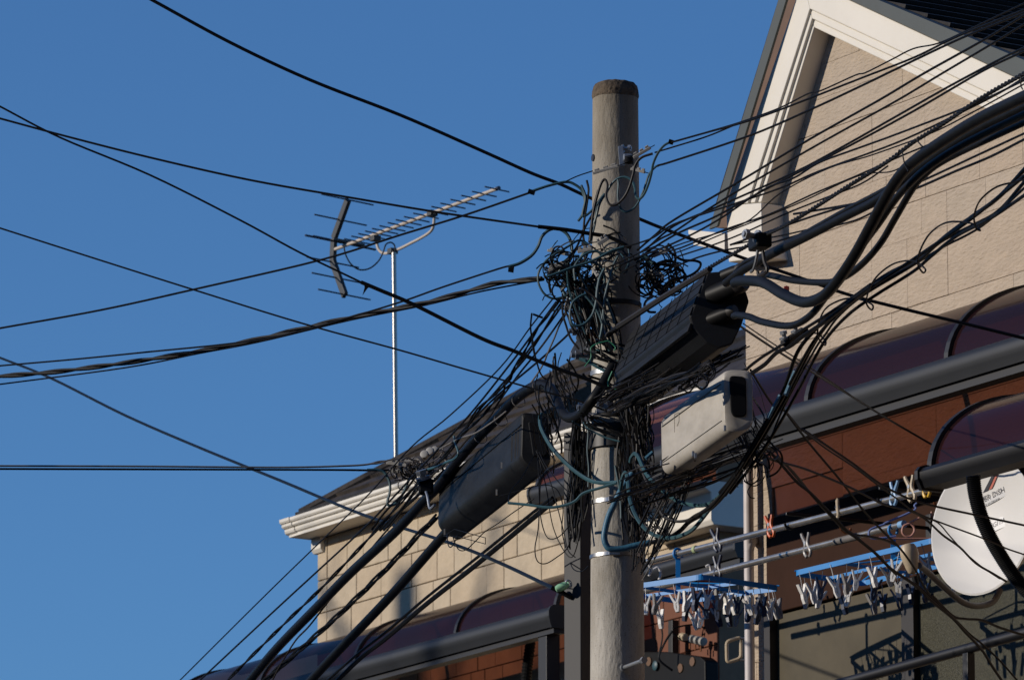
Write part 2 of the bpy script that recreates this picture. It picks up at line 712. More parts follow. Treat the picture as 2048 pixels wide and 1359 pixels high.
def lerp2(a, b, t):
    return (a[0] + (b[0] - a[0]) * t, a[1] + (b[1] - a[1]) * t)


# white barge boards with stepped moulding
OL = [(1605.6, -42.6), (1451, 410)]
IL = [(1628, 55), (1522, 404)]
OR = [(1605.6, -42.6), (2300, 281)]
IR = [(1628, 55), (2300, 373)]
for O, I, nm in ((OL, IL, 'steep'), (OR, IR, 'shallow')):
    root = None
    for t0, t1, off, d in ((0, .62, .13, .128), (.62, .82, .118, .116), (.82, 1.0, .104, .102)):
        q = MB()
        fpoly(q, FA, [lerp2(O[0], I[0], t0), lerp2(O[1], I[1], t0), lerp2(O[1], I[1], t1), lerp2(O[0], I[0], t1)], off, d)
        if root is None:
            root = q.build('barge_board', M['white_paint'], houseA, bevel=0.004)
        else:
            q.build('moulding', M['white_paint'], root, bevel=0.004)
q = MB()
fpoly(q, FA, [(1451, 411), (1522, 405), (1523, 470), (1532, 514), (1457, 524)], .129, .13)
q.build('eave_block', M['white_paint'], houseA, bevel=0.006)
# flashing and the brown board behind it
q = MB()
fpoly(q, FA, [(1579, -73), (1418, 458), (1434, 452), (1591, -62)], .17, .012)
q.build('roof_edge_flashing', M['flash'], houseA)
q = MB()
fpoly(q, FA, [(1594, -62), (1579, -73), (2300, 224), (2300, 279), (1606, -44)], .15, .05)
q.build('roof_edge_flashing', M['flash'], houseA)
q = MB()
fpoly(q, FA, [(1588, -66), (1430, 455), (1460, 455), (1460, 408), (1612, -46)], .10, .05)
q.build('brown_soffit_board', M['brown_board'], houseA)
# gutter on the low side of the steep slope, seen end on
gp = [(1376, 459), (1449, 466), (1449, 500), (1440, 500), (1386, 490), (1386, 482), (1380, 479), (1380, 470), (1376, 468)]
q = MB()
fpoly(q, FA, gp, .0, 5.5)
q.build('gutter', M['white_paint'], houseA, bevel=0.004)
# roofs
apex = FA.pt(1579, -73, .115)
lowR = FA.pt(2300, 224, .115)
dr = (lowR - apex).normalized()
nr = NH.cross(dr)
if nr.z < 0:
    nr = -nr
L = 4.6
roofR = MB()
roofR.prism([apex - nr * .05, apex + dr * L - nr * .05, apex + dr * L - nr * .01, apex - nr * .01], NH * -6.0)
roofRo = roofR.build('roof', M['roof'], houseA)
k = 0
while k * .18 < L:
    p = apex + dr * (k * .18)
    e = apex + dr * ((k + 1) * .18 + .02)
    q = MB()
    q.prism([x_ - NH * .03 for x_ in (p + nr * .0, e + nr * .022, e + nr * .006, p - nr * .01)], NH * -6.0)
    q.build('tile_course', M['roof'], roofRo)
    k += 1
lowL = FA.pt(1412, 470, .13)
dl = (lowL - FA.pt(1579, -73, .13)).normalized()
nl = dl.cross(NH)
if nl.z < 0:
    nl = -nl
a0 = FA.pt(1579, -73, .10)
q = MB()
q.prism([a0, a0 + dl * 1.14, a0 + dl * 1.14 - nl * .04, a0 - nl * .04], NH * -6.0)
q.build('roof', M['roof'], houseA)
q = MB()
q.tube([apex + nr * .02 + NH * .01, apex + nr * .02 - NH * 6.0], .05, 10)
q.build('ridge_cap', M['roof'], houseA, smooth=True)


# ------------------------------------------------------------------ canopies
def canopy(fac, label, s0, s1, zb, zt, of, ribs, beam_h=.12, beam_d=.07, metal='alu', rib_m='alu_black', ends=True, rib_w=.028, drop=True):
    root = empty('patio_canopy', fac.w((s0 + s1) / 2, zb, 0), label, 'canopy', 'polycarbonate canopies on the house walls')
    N = 14
    zc = zb + beam_h * .8

    def prof(t, lift=0.0):
        a = t * math.pi / 2
        return fac, (of - .01) * math.cos(a), zc + (zt - zc) * math.sin(a)

    def P(s, t, lift):
        f, o_, z_ = prof(t)
        a = t * math.pi / 2
        return fac.w(s, z_ + lift * math.sin(a) * .8, o_ + lift * math.cos(a))
    # sheets between ribs
    rr = sorted([s0] + list(ribs) + [s1])
    for a, b in zip(rr, rr[1:]):
        q = MB()
        vs_ = []
        for i in range(N + 1):
            vs_ += [P(a + .004, i / N, 0), P(b - .004, i / N, 0)]
        q.add(vs_, [[2 * i, 2 * i + 1, 2 * i + 3, 2 * i + 2] for i in range(N)])
        q.build('roof_sheet', M['poly'], root, smooth=True)
    for s in rr:
        q = MB()
        pts = [[P(s + dx, i / N, lf) for dx, lf in ((-rib_w / 2, -.012), (rib_w / 2, -.012), (rib_w / 2, .016), (-rib_w / 2, .016))] for i in range(N + 1)]
        fs = []
        vs_ = [p for r4 in pts for p in r4]
        for i in range(N):
            for j in range(4):
                fs.append([4 * i + j, 4 * i + (j + 1) % 4, 4 * i + 4 + (j + 1) % 4, 4 * i + 4 + j])
        fs += [[3, 2, 1, 0], [4 * N, 4 * N + 1, 4 * N + 2, 4 * N + 3]]
        q.add(vs_, fs)
        q.build('rib', M[rib_m], root)
    # front beam with rounded outer face
    pr = [(of - beam_d * .5, zb), (of + beam_d * .3, zb), (of + beam_d * .42, zb + beam_h * .3), (of + beam_d * .5, zb + beam_h * .45), (of + beam_d * .5, zb + beam_h * .7), (of + beam_d * .36, zb + beam_h * .9), (of + beam_d * .1, zb + beam_h), (of - beam_d * .5, zb + beam_h)]
    q = MB()
    q.prism([fac.w(s0, z, o_) for o_, z in pr], UH * (s1 - s0))
    bo = q.build('front_beam', M[metal], root, smooth=True)
    for s, e in ((s0, -1), (s1, 1)):
        q = MB()
        q.prism([fac.w(s, z, o_) for o_, z in [(o_ + (.008 if o_ > of else -.008), z + (.006 if z > zb + .05 else -.006)) for o_, z in pr]], UH * (.02 * e))
        q.build('end_cap', M[metal], bo)
    q = MB()
    q.prism([fac.w(s0, z, o_) for o_, z in [(of - beam_d * .7, zb - .035), (of + beam_d * .1, zb - .035), (of + beam_d * .1, zb - .002), (of - beam_d * .7, zb - .002)]], UH * (s1 - s0))
    if drop:
        q.build('lower_rail', M['alu_black'], root)
    q = MB()
    q.prism([fac.w(s0, z, o_) for o_, z in [(.014, zt - .03), (.05, zt - .03), (.05, zt + .02), (.014, zt + .02)]], UH * (s1 - s0))
    q.build('wall_rail', M['alu_black'], root)
    return root


ofA = .68
sA0 = FA.sz(1222, 990, ofA)[0]
zbA = FA.sz(1772, 808, ofA)[1]
ztA = FA.sz(1772, 684, .10)[1] + .012
rib1 = FA.sz(1613, 800, ofA)[0]
rib2 = FA.sz(1893, 715, ofA)[0]
canopy(FA, 'brown polycarbonate canopy across the gable house wall below the cables', sA0, sA0 + 4.4, zbA, ztA, ofA, [rib1, rib2, rib2 * 2 - rib1], beam_h=.115, beam_d=.08)

# ------------------------------------------------------------------ the window and its parts on house A
zl0 = FA.sz(1650, 1130)[1]
s1w = FA.sz(2048, 1200)[0] + .6
q = MB()
q.prism([FA.w(a, z, .01) for a, z in [(winL, zlint), (s1w, zlint), (s1w, FA.sz(1650, 1205)[1]), (winL, FA.sz(1650, 1205)[1])]], NH * .035)
sb = q.build('shutter_case', mat('shade_darkened_brown_case', lin(62, 40, 29), 0.7, var=.12, spec=.08), houseA, bevel=.004)  # brown case, its colour darkened further to stand in for missing shade
zt_ = FA.sz(1650, 1205)[1]
zbot = FA.sz(1650, 1600)[1]
q = MB()
q.prism([FA.w(x, z, .001) for x, z in [(winL, zbot - .06), (s1w, zbot - .06), (s1w, zbot - .001), (winL, zbot - .001)]], NH * .07)
win = q.build('window', M['frame_dark'], houseA)
for a, b in ((winL, winL + .045), (s1w - .04, s1w)):
    q = MB()
    q.prism([FA.w(x, z, .0) for x, z in [(a, zt_ - .002), (b, zt_ - .002), (b, zbot), (a, zbot)]], NH * .06)
    q.build('jamb', M['frame_dark'], win)
q = MB()
sp = FA.sz(1822, 1250)[0]
sp2 = FA.sz(1846, 1250)[0]
q.prism([FA.w(a, z, .0) for a, z in [(sp, zt_ - .002), (sp2, zt_ - .002), (sp2, zbot), (sp, zbot)]], NH * .05)
q.build('mullion', M['frame_dark'], win)
for a, b, nm, m_ in ((winL + .046, sp - .001, 'pane', M['shutter']), (sp2 + .001, s1w - .041, 'pane', M['frost'])):
    q = MB()
    q.prism([FA.w(x, z, .012) for x, z in [(a, zt_ - .003), (b, zt_ - .003), (b, zbot), (a, zbot)]], NH * .008)
    q.build(nm, m_, win)
# downpipe at the corner
q = MB()
pp = [FA.pt(1497, 1092, .05) + UH * .05, FA.pt(1490, 1098, .06), FA.pt(1488, 1125, .06)]
base = FA.pt(1488, 1125, .06)
q.tube(smooth_path([FA.pt(1512, 1078, .0), FA.pt(1502, 1086, .05), FA.pt(1498, 1102, .06), FA.pt(1498, 1130, .06), V((FA.pt(1498, 1130, .06).x, FA.pt(1498, 1130, .06).y, .2))], 6), .022, 14)
q.build('downpipe', M['pipe_white'], houseA, smooth=True)

# ================================================================== house B: hipped house behind, left
FB = Facade(640, 42.0)
houseB = empty('hipped_house', FB.w(2.4, 0, 0), 'sand-coloured house with white gutter and hipped brown-black roof', 'house')
bR = FB.sz(1437, 1060)[0]
zg = FB.sz(777, 1007, .2)[1]          # underside of the gutter
zs = zg - .02                         # soffit
q = MB()
q.prism([FB.w(a, z, 0) for a, z in [(0, 0), (bR, 0), (bR, zs), (0, zs)]], NH * -3.0)
wallB = q.build('wall', M['joint'], houseB)
rg = random.Random(5)
sTint = FB.sz(1190, 1200)[0]
zTint = FB.sz(1385, 1118)[1]
TINT_M = [mat('canopy_tinted_siding', c, 0.8, var=0.08, scale=4, bump=0.6, bscale=13) for c in variants(lin(122, 72, 48), 3, 0.06)]  # brown canopy light painted into the colour of these sand blocks
zc0 = FB.sz(900, 1152)[1]
CH = .228
for row in range(-6, 4):
    z0, z1 = zc0 + row * CH, zc0 + (row + 1) * CH
    z1 = min(z1, zs - .004)
    if z1 - z0 < .03:
        continue
    wall_ext = [(0.0, .13)]
    s = .13
    while s < bR - .12:
        w = rg.choice([.17, .22, .27, .33, .4, .46])
        wall_ext.append((s, min(s + w, bR)))
        s += w
    if wall_ext[-1][1] < bR:
        wall_ext.append((wall_ext[-1][1], bR))
    for a, b in wall_ext:
        p = [(a + .003, z0 + .0035), (b - .003, z0 + .0035), (b - .003, z1 - .0035), (a + .003, z1 - .0035)]
        block(wallB, FB, p, 0, .014 + rg.uniform(-.002, .002), rg.choice(TINT_M if a > sTint and z1 < zTint else SB_M), .004)
# soffit, frieze, gutter
q = MB()
q.prism([FB.w(-.06, z, o_) for o_, z in [(-2.9, zg - .02), (.205, zg - .02), (.205, zg + .0), (-2.9, zg + .0)]], UH * (bR + .28))
q.build('soffit', M['white_paint'], houseB)
q = MB()
q.prism([FB.w(-.03, z, o_) for o_, z in [(-.05, zg - .125), (.03, zg - .125), (.05, zg - .1), (.05, zg - .022), (-.05, zg - .022)]], UH * .13)
q.build('corbel', M['white_paint'], houseB, bevel=.004)
gut = [(.05, 0), (.20, 0), (.218, .009), (.224, .022), (.224, .038), (.238, .041), (.247, .05), (.247, .066), (.258, .069), (.266, .08), (.266, .098), (.05, .098)]
q = MB()
q.prism([FB.w(-.04, zg + z, o_) for o_, z in gut], UH * (bR + .24))
go = q.build('gutter', M['white_paint'], houseB)
q = MB()
q.prism([FB.w(-.08, zg + z * 1.06 - .004, o_ + .006) for o_, z in gut], UH * .13)
q.build('gutter_end', M['white_paint'], go)
q = MB()
q.prism([FB.w(-.08, zg + z * 1.0, -o_) for o_, z in [(-.05, 0.001), (2.6, .001), (2.6, .095), (-.05, .095)]], UH * .16)
q.build('gutter_return', M['white_paint'], go)
# roof: hipped solid core plus a course of tiles at a time on the visible slope
tp = .69
RUN = 1.36
ev = .17
zr = zg + .112
sl, sr = .04, bR + .2
core = MB()
c1_, c2_, c3_, c4_ = FB.w(sl, zr, ev), FB.w(sr, zr, ev), FB.w(sr, zr, ev - 2 * RUN), FB.w(sl, zr, ev - 2 * RUN)
srg = FB.sz(1300, 672, ev - RUN)[0]
r1_, r2_ = FB.w(sl + RUN, zr + RUN * tp, ev - RUN), FB.w(srg, zr + RUN * tp, ev - RUN)
srr = srg + .02
c2_, c3_ = FB.w(srr, zr, ev), FB.w(srr, zr, ev - 2 * RUN)
core.add([c1_, c2_, c3_, c4_, r1_, r2_], [[0, 1, 5, 4], [2, 3, 4, 5], [3, 0, 4], [1, 2, 5], [3, 2, 1, 0]])
roofB = core.build('roof', M['roof_b'], houseB)
q = MB()
q.prism([FB.w(srr + .004, z, o_) for o_, z in [(ev, zr - .0), (ev - 2 * RUN, zr), (ev - 2 * RUN, zr + .32), (ev - .55, zr + .32)]], UH * (sr - srr))
q.build('lean_to_roof', M['roof_b'], houseB)
fn = (NH * tp + ZH).normalized()
up = (-NH + ZH * tp)
n = 8
for k in range(n):
    t0, t1 = RUN * k / n, RUN * (k + 1) / n + .01
    a0_, b0_ = FB.w(sl + t0, zr + t0 * tp, ev - t0), FB.w(srr, zr + t0 * tp, ev - t0)
    a1_, b1_ = FB.w(sl + min(t1, RUN), zr + min(t1, RUN) * tp, ev - min(t1, RUN)), FB.w(srr, zr + min(t1, RUN) * tp, ev - min(t1, RUN))
    q = MB()
    top = [a0_ + fn * .032, b0_ + fn * .032, b1_ + fn * .008, a1_ + fn * .008]
    bot = [a0_ + fn * .002, b0_ + fn * .002, b1_ + fn * .002, a1_ + fn * .002]
    q.add(top + bot, [[0, 1, 2, 3], [7, 6, 5, 4], [0, 4, 5, 1], [1, 5, 6, 2], [2, 6, 7, 3], [3, 7, 4, 0]])
    q.build('tile_course', M['roof_b'], roofB)
q = MB()
q.tube([c1_ + ZH * .02, r1_ + ZH * .03], .04, 8)
q.tube([r1_ + ZH * .03, r2_ + ZH * .03], .04, 8)
q.build('ridge_cap', M['roof_b'], roofB, smooth=True)
q = MB()
q.prism([FB.w(sl - .02, z, o_) for o_, z in [(ev + .02, zr - .012), (ev + .035, zr - .012), (ev + .035, zr + .03), (ev + .02, zr + .03)]], UH * (sr - sl))
q.build('eave_edge', M['roof'], roofB)
# belt cornice of the bay at the corner behind the cable boxes
zb0, zb1 = FB.sz(1400, 1056, .14)[1], FB.sz(1400, 968, .14)[1]
sb0 = FB.sz(1296, 1000, .14)[0]
q = MB()
q.prism([FB.w(sb0, z, o_) for o_, z in [(-2.9, zb0), (.14, zb0), (.16, zb0 + .03), (.16, zb0 + .20), (.2, zb0 + .22), (.22, zb1), (-2.9, zb1)]], UH * (bR + .16 - sb0))
q.build('belt_cornice', M['white_paint'], houseB, bevel=.006)

zbB = FB.sz(926, 1303, .6)[1]
zhB = FB.sz(910, 1280, .6)[1] - FB.sz(910, 1306, .6)[1] + .03
ztB = FB.sz(1064, 1172, .10)[1] + .01
sB1 = FB.sz(1110, 1240, .6)[0]
ribB = FB.sz(910, 1278, .6)[0]
sp_ = 1.28
canopy(FB, 'brown polycarbonate canopy low on the hipped house left of the concrete pole', ribB - 3 * sp_, sB1, zbB, ztB, .6, [ribB - 2 * sp_, ribB - sp_, ribB], beam_h=.135, beam_d=.1)
zbB2 = FB.sz(1385, 1140, .6)[1]
canopy(FB, 'dark canopy behind the laundry poles right of the concrete pole', FB.sz(1215, 1190, .6)[0], FB.sz(1482, 1110, .6)[0], zbB2, zbB2 + .2, .6, [], beam_h=.1, beam_d=.1)

zbB3 = FB.sz(1085, 1006, .6)[1]
canopy(FB, 'small dark canopy half hidden behind the black square post', FB.sz(1072, 1006, .6)[0], FB.sz(1330, 930, .6)[0], zbB3, zbB3 + .36, .6, [], beam_h=.12, beam_d=.1, drop=False)

# dark roof far behind, in the gap beside the gable house
FC_ = Facade(1500, 60.0)
houseC = empty('far_house', FC_.w(-1, 0, 0), 'dark roofed house glimpsed in the gap beside the gable wall', 'house')
zz = FC_.sz(1490, 659)[1]
q = MB()
q.prism([FC_.w(a, z, -1.5) for a, z in [(-3, 0), (1.5, 0), (1.5, zz - .9), (-3, zz - .9)]], NH * -3)
q.build('wall', M['siding_b'], houseC)
q = MB()
q.prism([FC_.w(-3.2, z, o_) for o_, z in [(0, zz), (-1.2, zz - 1.0), (-4.8, zz - 1.0)][::1]], UH * 4.8)
q.prism([FC_.w(-3.2, z, o_) for o_, z in [(.0, zz - .02), (.9, zz - 1.0), (-1.0, zz - 1.0)]], UH * 4.8)
rc = q.build('roof', M['roof'], houseC)
for k in range(6):
    q = MB()
    t0, t1 = k / 6, (k + 1) / 6
    q.prism([FC_.w(-3.25, z, o_) for o_, z in [(.9 * t0 + .01, zz - .98 * t0 + .01), (.9 * t1 + .03, zz - .98 * t1 + .04), (.9 * t1 + .01, zz - .98 * t1), (.9 * t0 - .02, zz - .98 * t0)]], UH * 4.9)
    q.build('tile_course', M['roof'], rc)

# near canopy in the corner and the wall that carries it
FD = Facade(2048, 23.3)
ofD = .5
sD0 = FD.sz(1860, 938, ofD)[0]
zbD = FD.sz(1905, 965, ofD)[1]
ztD = zbD + .40
houseD = empty('neighbour_wall', FD.w(1.5, 0, 0), 'wall of the next house at the edge of the frame', 'wall')
q = MB()
q.prism([FD.w(a, z, 0) for a, z in [(sD0 + .25, 0), (sD0 + 3, 0), (sD0 + 3, ztD + .1), (sD0 + .25, ztD + .1)]], NH * -.15)
q.build('wall', M['siding_a'], houseD)
canopy(FD, 'near dark canopy jutting in above the satellite dish', sD0, sD0 + 2.6, zbD, ztD, ofD, [sD0 + .9, sD0 + 1.8], beam_h=.085, beam_d=.1, metal='alu_black', drop=False)
# ================================================================== the concrete pole
def pole_r(z):
    zt = POLE_TOP
    return 0.0795 + (zt - z) / 150.0


POLE_TOP = atY(1232, 188, 21.0 - .05).z
pole = empty('utility_pole', POLE, 'weathered concrete utility pole with dark mortar cap, wrapped in wires', 'pole', 'concrete utility poles')


def build_shaft(parent):
    q = MB()
    zs_ = [0, 1, 2, 3, 4] + [4.2 + (POLE_TOP - 4.2) * i / 14 for i in range(15)]
    b = BASE[parent]
    q.lathe(V((b.x, b.y, 0)), ZH, [(z, pole_r(z)) for z in zs_], 40)
    sh = q.build('shaft', M['concrete'], parent, smooth=True)
    q = MB()
    rt = pole_r(POLE_TOP)
    prof = [(-.006, rt + .0005), (.004, rt + .0028), (.022, rt + .0012), (.038, rt * .965), (.047, rt * .87), (.052, rt * .66), (.0545, rt * .33), (.055, .004)]
    q.lathe(V((b.x, b.y, POLE_TOP)), ZH, prof, 40)
    rg_ = random.Random(2)
    for i, p in enumerate(q.v):
        k = 1 + rg_.uniform(-.006, .006)
        q.v[i] = V((b.x + (p.x - b.x) * k, b.y + (p.y - b.y) * k, p.z + rg_.uniform(-.0015, .0015)))
    q.build('cap', M['cap'], parent, smooth=True)
    return sh


shaft = build_shaft(pole)


def band(py, h, m, tilt=0.0, t=.004, nm='band'):
    z = atY(1232, py, 21.0 - .08).z
    q = MB()
    r = pole_r(z) + t
    q.lathe(V((POLE.x, POLE.y, z)), ZH, [(-h / 2, r - .003), (-h / 2, r), (h / 2, r), (h / 2, r - .003)], 40)
    q.build(nm, M[m], pole, smooth=True)
    return z


for py, h, m in ((998, .014, 'bright'), (1106, .012, 'bright'), (739, .016, 'steel'), (602, .016, 'brownwire'), (885, .012, 'dull'), (828, .012, 'dull')):
    band(py, h, m)
for py in (998, 1106, 739):
    z = atY(1232, py, 20.92).z
    q = MB()
    c = V((POLE.x - .01, POLE.y - pole_r(z) - .006, z))
    q.obox(c, (.02, 0, 0), (0, .005, 0), (0, 0, .009))
    q.build('band_buckle', M['bright'], pole, bevel=.002)
# bolt hole in the shaft and the grey collar under the boxes
q = MB()
hp = atY(1190, 312, 20.95)
q.cyl(V((POLE.x, POLE.y, hp.z)) + V((-.0745, -.024, 0)), V((POLE.x, POLE.y, hp.z)) + V((-.081, -.0265, 0)), .0125, 14)
q.build('bolt_hole', M['ink'], pole)
z = atY(1232, 868, 20.92).z
q = MB()
q.lathe(V((POLE.x, POLE.y, z)), ZH, [(-.04, pole_r(z) + .002), (-.04, pole_r(z) + .012), (.04, pole_r(z) + .012), (.04, pole_r(z) + .002)], 36)
q.build('collar', M['alu_black'], pole, smooth=True)
# step bolt low on the shaft
q = MB()
a, b = atY(1248, 1334, 20.9), atY(1285, 1320, 20.72)
q.cyl(a, b, .0075, 12)
q.cyl(b, b + (b - a).normalized() * .02, .012, 6)
q.cyl(a - (b - a).normalized() * .004, a + (b - a).normalized() * .008, .014, 12)
q.build('step_bolt', M['steel'], pole, smooth=True)


# ---- hardware on the pole
def hexbolt(parent, p, d, L_, r, m='steel', nm='bolt'):
    d = V(d).normalized()
    q = MB()
    q.cyl(p, V(p) + d * L_, r, 12)
    q.cyl(V(p) + d * (L_ * .62), V(p) + d * (L_ * .62 + r * 1.5), r * 1.9, 6)
    q.cyl(V(p) - d * r * .6, V(p) + d * r * .4, r * 2.4, 12)
    return q.build(nm, M[m], parent, smooth=True)


br = empty('top_bracket', atY(1248, 320, 20.86), 'small steel bracket with coiled wire near the pole top', 'bracket')
q = MB()
p0 = atY(1241, 292, 20.88)
p1 = atY(1244, 332, 20.88)
q.bar(p0, p1, .018, .006, up=(0, -1, 0))
q.build('plate', M['steel'], br, bevel=.001)
q = MB()
q.obox(atY(1255, 315, 20.87), (.014, 0, 0), (0, .01, 0), (0, 0, .012))
q.build('hook_block', M['steel'], br, bevel=.003)
hexbolt(br, atY(1246, 297, 20.9), (1, -.3, 0), .03, .006)
q = MB()
for k in range(5):
    c = atY(1258, 316 + k * 2.6, 20.84)
    q.tube([c + V((.014 * math.cos(t), .010 * math.sin(t), .001 * t)) for t in [i * math.pi / 5 for i in range(11)]], .0022, 5)
o_ = q.build('coil', M['dull'], br, smooth=True)
o_['kind'] = 'stuff'

br2 = empty('steel_anchor_bracket', atY(1185, 690, 20.86), 'grey steel anchor bracket with long bolts holding the stranded messenger', 'bracket')
q = MB()
pl = [(1157, 672), (1176, 664), (1187, 700), (1187, 721), (1140, 714), (1141, 702)]
q.prism([atY(x, y, 20.88) for x, y in pl], (0, .008, 0))
q.build('plate', M['steel'], br2, bevel=.001)
q = MB()
q.prism([atY(x, y, 20.84) for x, y in [(1170, 660), (1190, 656), (1192, 715), (1176, 716)]], (0, .03, 0))
q.build('channel', M['steel'], br2, bevel=.002)
hexbolt(br2, atY(1176, 663, 20.82), (-1, -.12, .02), .066, .0085)
hexbolt(br2, atY(1183, 711, 20.82), (-1, -.15, .02), .07, .0085)
hexbolt(br2, atY(1184, 671, 20.80), (-.3, -1, 0), .03, .009, 'copper')
hexbolt(br2, atY(1160, 675, 20.86), (0, -1, 0), .012, .006)
for cx_, cy_ in ((1193, 668), (1203, 672), (1216, 660)):
    q = MB()
    c = atY(cx_, cy_, 20.78)
    q.tube([c + V((.013 * math.cos(t), .012 * math.sin(t), .022 * math.sin(t))) for t in [i * math.pi / 9 for i in range(19)]], .0038, 6)
    q.build('shackle', M['steel'], br2, smooth=True)
br3 = empty('slotted_bracket', atY(1205, 800, 20.88), 'grey slotted steel bracket on the pole below the upper cable box', 'bracket')
q = MB()
q.prism([atY(x, y, 20.885) for x, y in [(1192, 797), (1226, 792), (1228, 822), (1193, 826)]], (0, .012, 0))
q.build('plate', M['steel'], br3, bevel=.001)
q = MB()
c = atY(1202, 809, 20.884)
q.cyl(c + V((0, .0005, 0)), c + V((0, -.003, 0)), .008, 14)
q.build('hole', M['ink'], br3)
q = MB()
q.prism([atY(x, y, 20.875) for x, y in [(1214, 802), (1226, 800), (1227, 818), (1218, 820)]], (0, .008, 0))
q.build('slot', M['ink'], br3)
hexbolt(br3, atY(1180, 814, 20.83), (-1, -.1, .02), .045, .0085)

# black square post beside the pole
sp0 = atY(1157, 900, 21.25)
post = MB()
PW = .037
h1 = V((math.cos(R(-38)), math.sin(R(-38)), 0))
h2 = V((-h1.y, h1.x, 0))
ztop = atY(1157, 866, 21.25).z
post.obox(V((sp0.x, sp0.y, ztop / 2)), h1 * PW, h2 * PW, (0, 0, ztop / 2))
tag(post.build('square_post', M['post'], bevel=.003), 'black square steel post standing close behind the concrete pole', 'post')
ins = empty('insulator', atY(1123, 1170, 21.25), 'pale mint green porcelain insulator on the black post', 'insulator')
q = MB()
q.lathe(atY(1111, 1178, 21.2), (1, 0, .42), [(0, .004), (.002, .010), (.012, .0135), (.03, .014), (.04, .0125), (.044, .008), (.05, .009)], 18)
q.build('body', M['mint'], ins, smooth=True)
q = MB()
q.tube(smooth_path([atY(1130, 1168, 21.2), atY(1134, 1160, 21.2), atY(1141, 1163, 21.2), atY(1142, 1172, 21.2), atY(1134, 1176, 21.2)], 5), .004, 6)
q.build('shackle', M['steel'], ins, smooth=True)

# ================================================================== cable boxes
def gprism(parent, nm, poly3, ext, m, bevel=.008, smooth=True):
    q = MB()
    q.prism(poly3, ext)
    o = q.build(nm, m, parent, smooth=False, bevel=bevel)
    return o


# --- upper black faceted closure
pa = onS(1378, 634, -.10)
YU = pa.y - .02
endU = C('c3', [(1080, 100), (1262, 86), (1395, 230), (1428, 335), (1370, 522), (1292, 690), (1185, 722), (1072, 682), (962, 560), (935, 465)])
E = [atY(x, y, YU) for x, y in endU]
tgt = atY(*C('c3', [(300, 830)])[0], 20.95)
ext = SD * .95
boxU = empty('upper_cable_closure', E[6], 'black faceted cable closure box hung from the messenger beside the pole top', 'cable closure', 'cable closures on the pole')
body = gprism(boxU, 'body', E, ext, M['closure'], .006)
# ribbed upper facet: slim raised slats and a lower lip
A_, B_, C_, D_ = E[0] + ext, E[0], E[9], E[9] + ext
fnm = (B_ - A_).cross(D_ - A_).normalized()
if fnm.dot(CAM - A_) < 0:
    fnm = -fnm
for k in range(4):
    t = .14 + .24 * k
    q = MB()
    q.bar(A_.lerp(D_, t) + fnm * .0005, B_.lerp(C_, t) + fnm * .0005, .03, .004, up=fnm)
    q.build('rib', M['closure'], body, bevel=.0015)
for k in range(1, 7):
    t = k / 7
    q = MB()
    q.bar(A_.lerp(B_, t) + fnm * .0045, D_.lerp(C_, t) + fnm * .0045, .0015, .002, up=fnm)
    q.build('seam', M['dull'], body)
lip = C('c3', [(962, 560), (935, 468), (925, 470), (940, 600)])
q = MB()
q.bar(E[8] + fnm * .008, E[8] + ext + fnm * .008, .03, .012, up=fnm)
q.build('lower_lip', M['closure_grey'], body, bevel=.003)
# cable glands on the near end
for c, (x, y), r0, r1, L_, nm in ((0, (1424, 592), .034, .025, .13, 'gland'), (1, (1420, 640), .024, .016, .10, 'gland'), (2, (1446, 553), .022, .017, .08, 'gland')):
    q = MB()
    p = atY(x, y, YU + .02)
    d = (atY(x + 80, y - 34, YU - .10) - p).normalized()
    q.lathe(p, d, [(0, r0), (L_ * .6, r0 * .96), (L_ * .85, r1 * 1.1), (L_, r1)], 20)
    go_ = q.build(nm, M['dull'], body, smooth=True)
    q = MB()
    q.lathe(p + d * L_ * .84, d, [(0, r1 * 1.14), (L_ * .08, r1 * 1.2), (L_ * .2, r1 * 1.15), (L_ * .28, r1 * .95)], 20)
    q.build('tape_wrap', M['brownwire'], go_, smooth=True)


def rounded(pts, r, n=5):
    """round the corners of a pixel polygon"""
    out = []
    m = len(pts)
    for i in range(m):
        p, a, b = V((*pts[i], 0)), V((*pts[i - 1], 0)), V((*pts[(i + 1) % m], 0))
        da, db = (a - p), (b - p)
        ra = min(r if not isinstance(r, (list, tuple)) else r[i], da.length * .48, db.length * .48)
        s_, e_ = p + da.normalized() * ra, p + db.normalized() * ra
        for k in range(n + 1):
            t = k / n
            q_ = s_ * (1 - t) ** 2 + p * 2 * t * (1 - t) + e_ * t * t
            out.append((q_.x, q_.y))
    return out


# --- cream closure
paW = onS(1446, 800, -.10)
YW = paW.y
endW = rounded(C('c4', [(1203, 150), (1455, 160), (1462, 648), (1215, 690)]), [24, 18, 20, 44], 7)
EW = [atY(x, y, YW) for x, y in endW]
boxW = empty('cream_cable_closure', EW[10], 'cream plastic cable closure box hanging right of the concrete pole', 'cable closure', 'cable closures on the pole')
extW = SD * .74
n_ = len(EW)
q = MB()
cW = sum(EW, V()) / n_
rings = []
for t, k in ((-.006, .9), (0, .97), (.03, 1.0), (.97, 1.0), (1.0, .96), (1.012, .85)):
    rings.append([cW + (p - cW) * k + extW * t for p in EW])
vs_ = [p for r_ in rings for p in r_]
fs_ = []
for i in range(len(rings) - 1):
    for j in range(n_):
        fs_.append([i * n_ + j, i * n_ + (j + 1) % n_, (i + 1) * n_ + (j + 1) % n_, (i + 1) * n_ + j])
fs_ += [list(range(n_))[::-1], [(len(rings) - 1) * n_ + j for j in range(n_)]]
q.add(vs_, fs_)
bodyW = q.build('body', M['cream_box'], boxW, smooth=True)


def seam(parent, pts, ext, off, r, m, nm='seam'):
    q = MB()
    q.tube([p + off for p in pts], r, 5)
    return q.build(nm, M[m], parent, smooth=True)


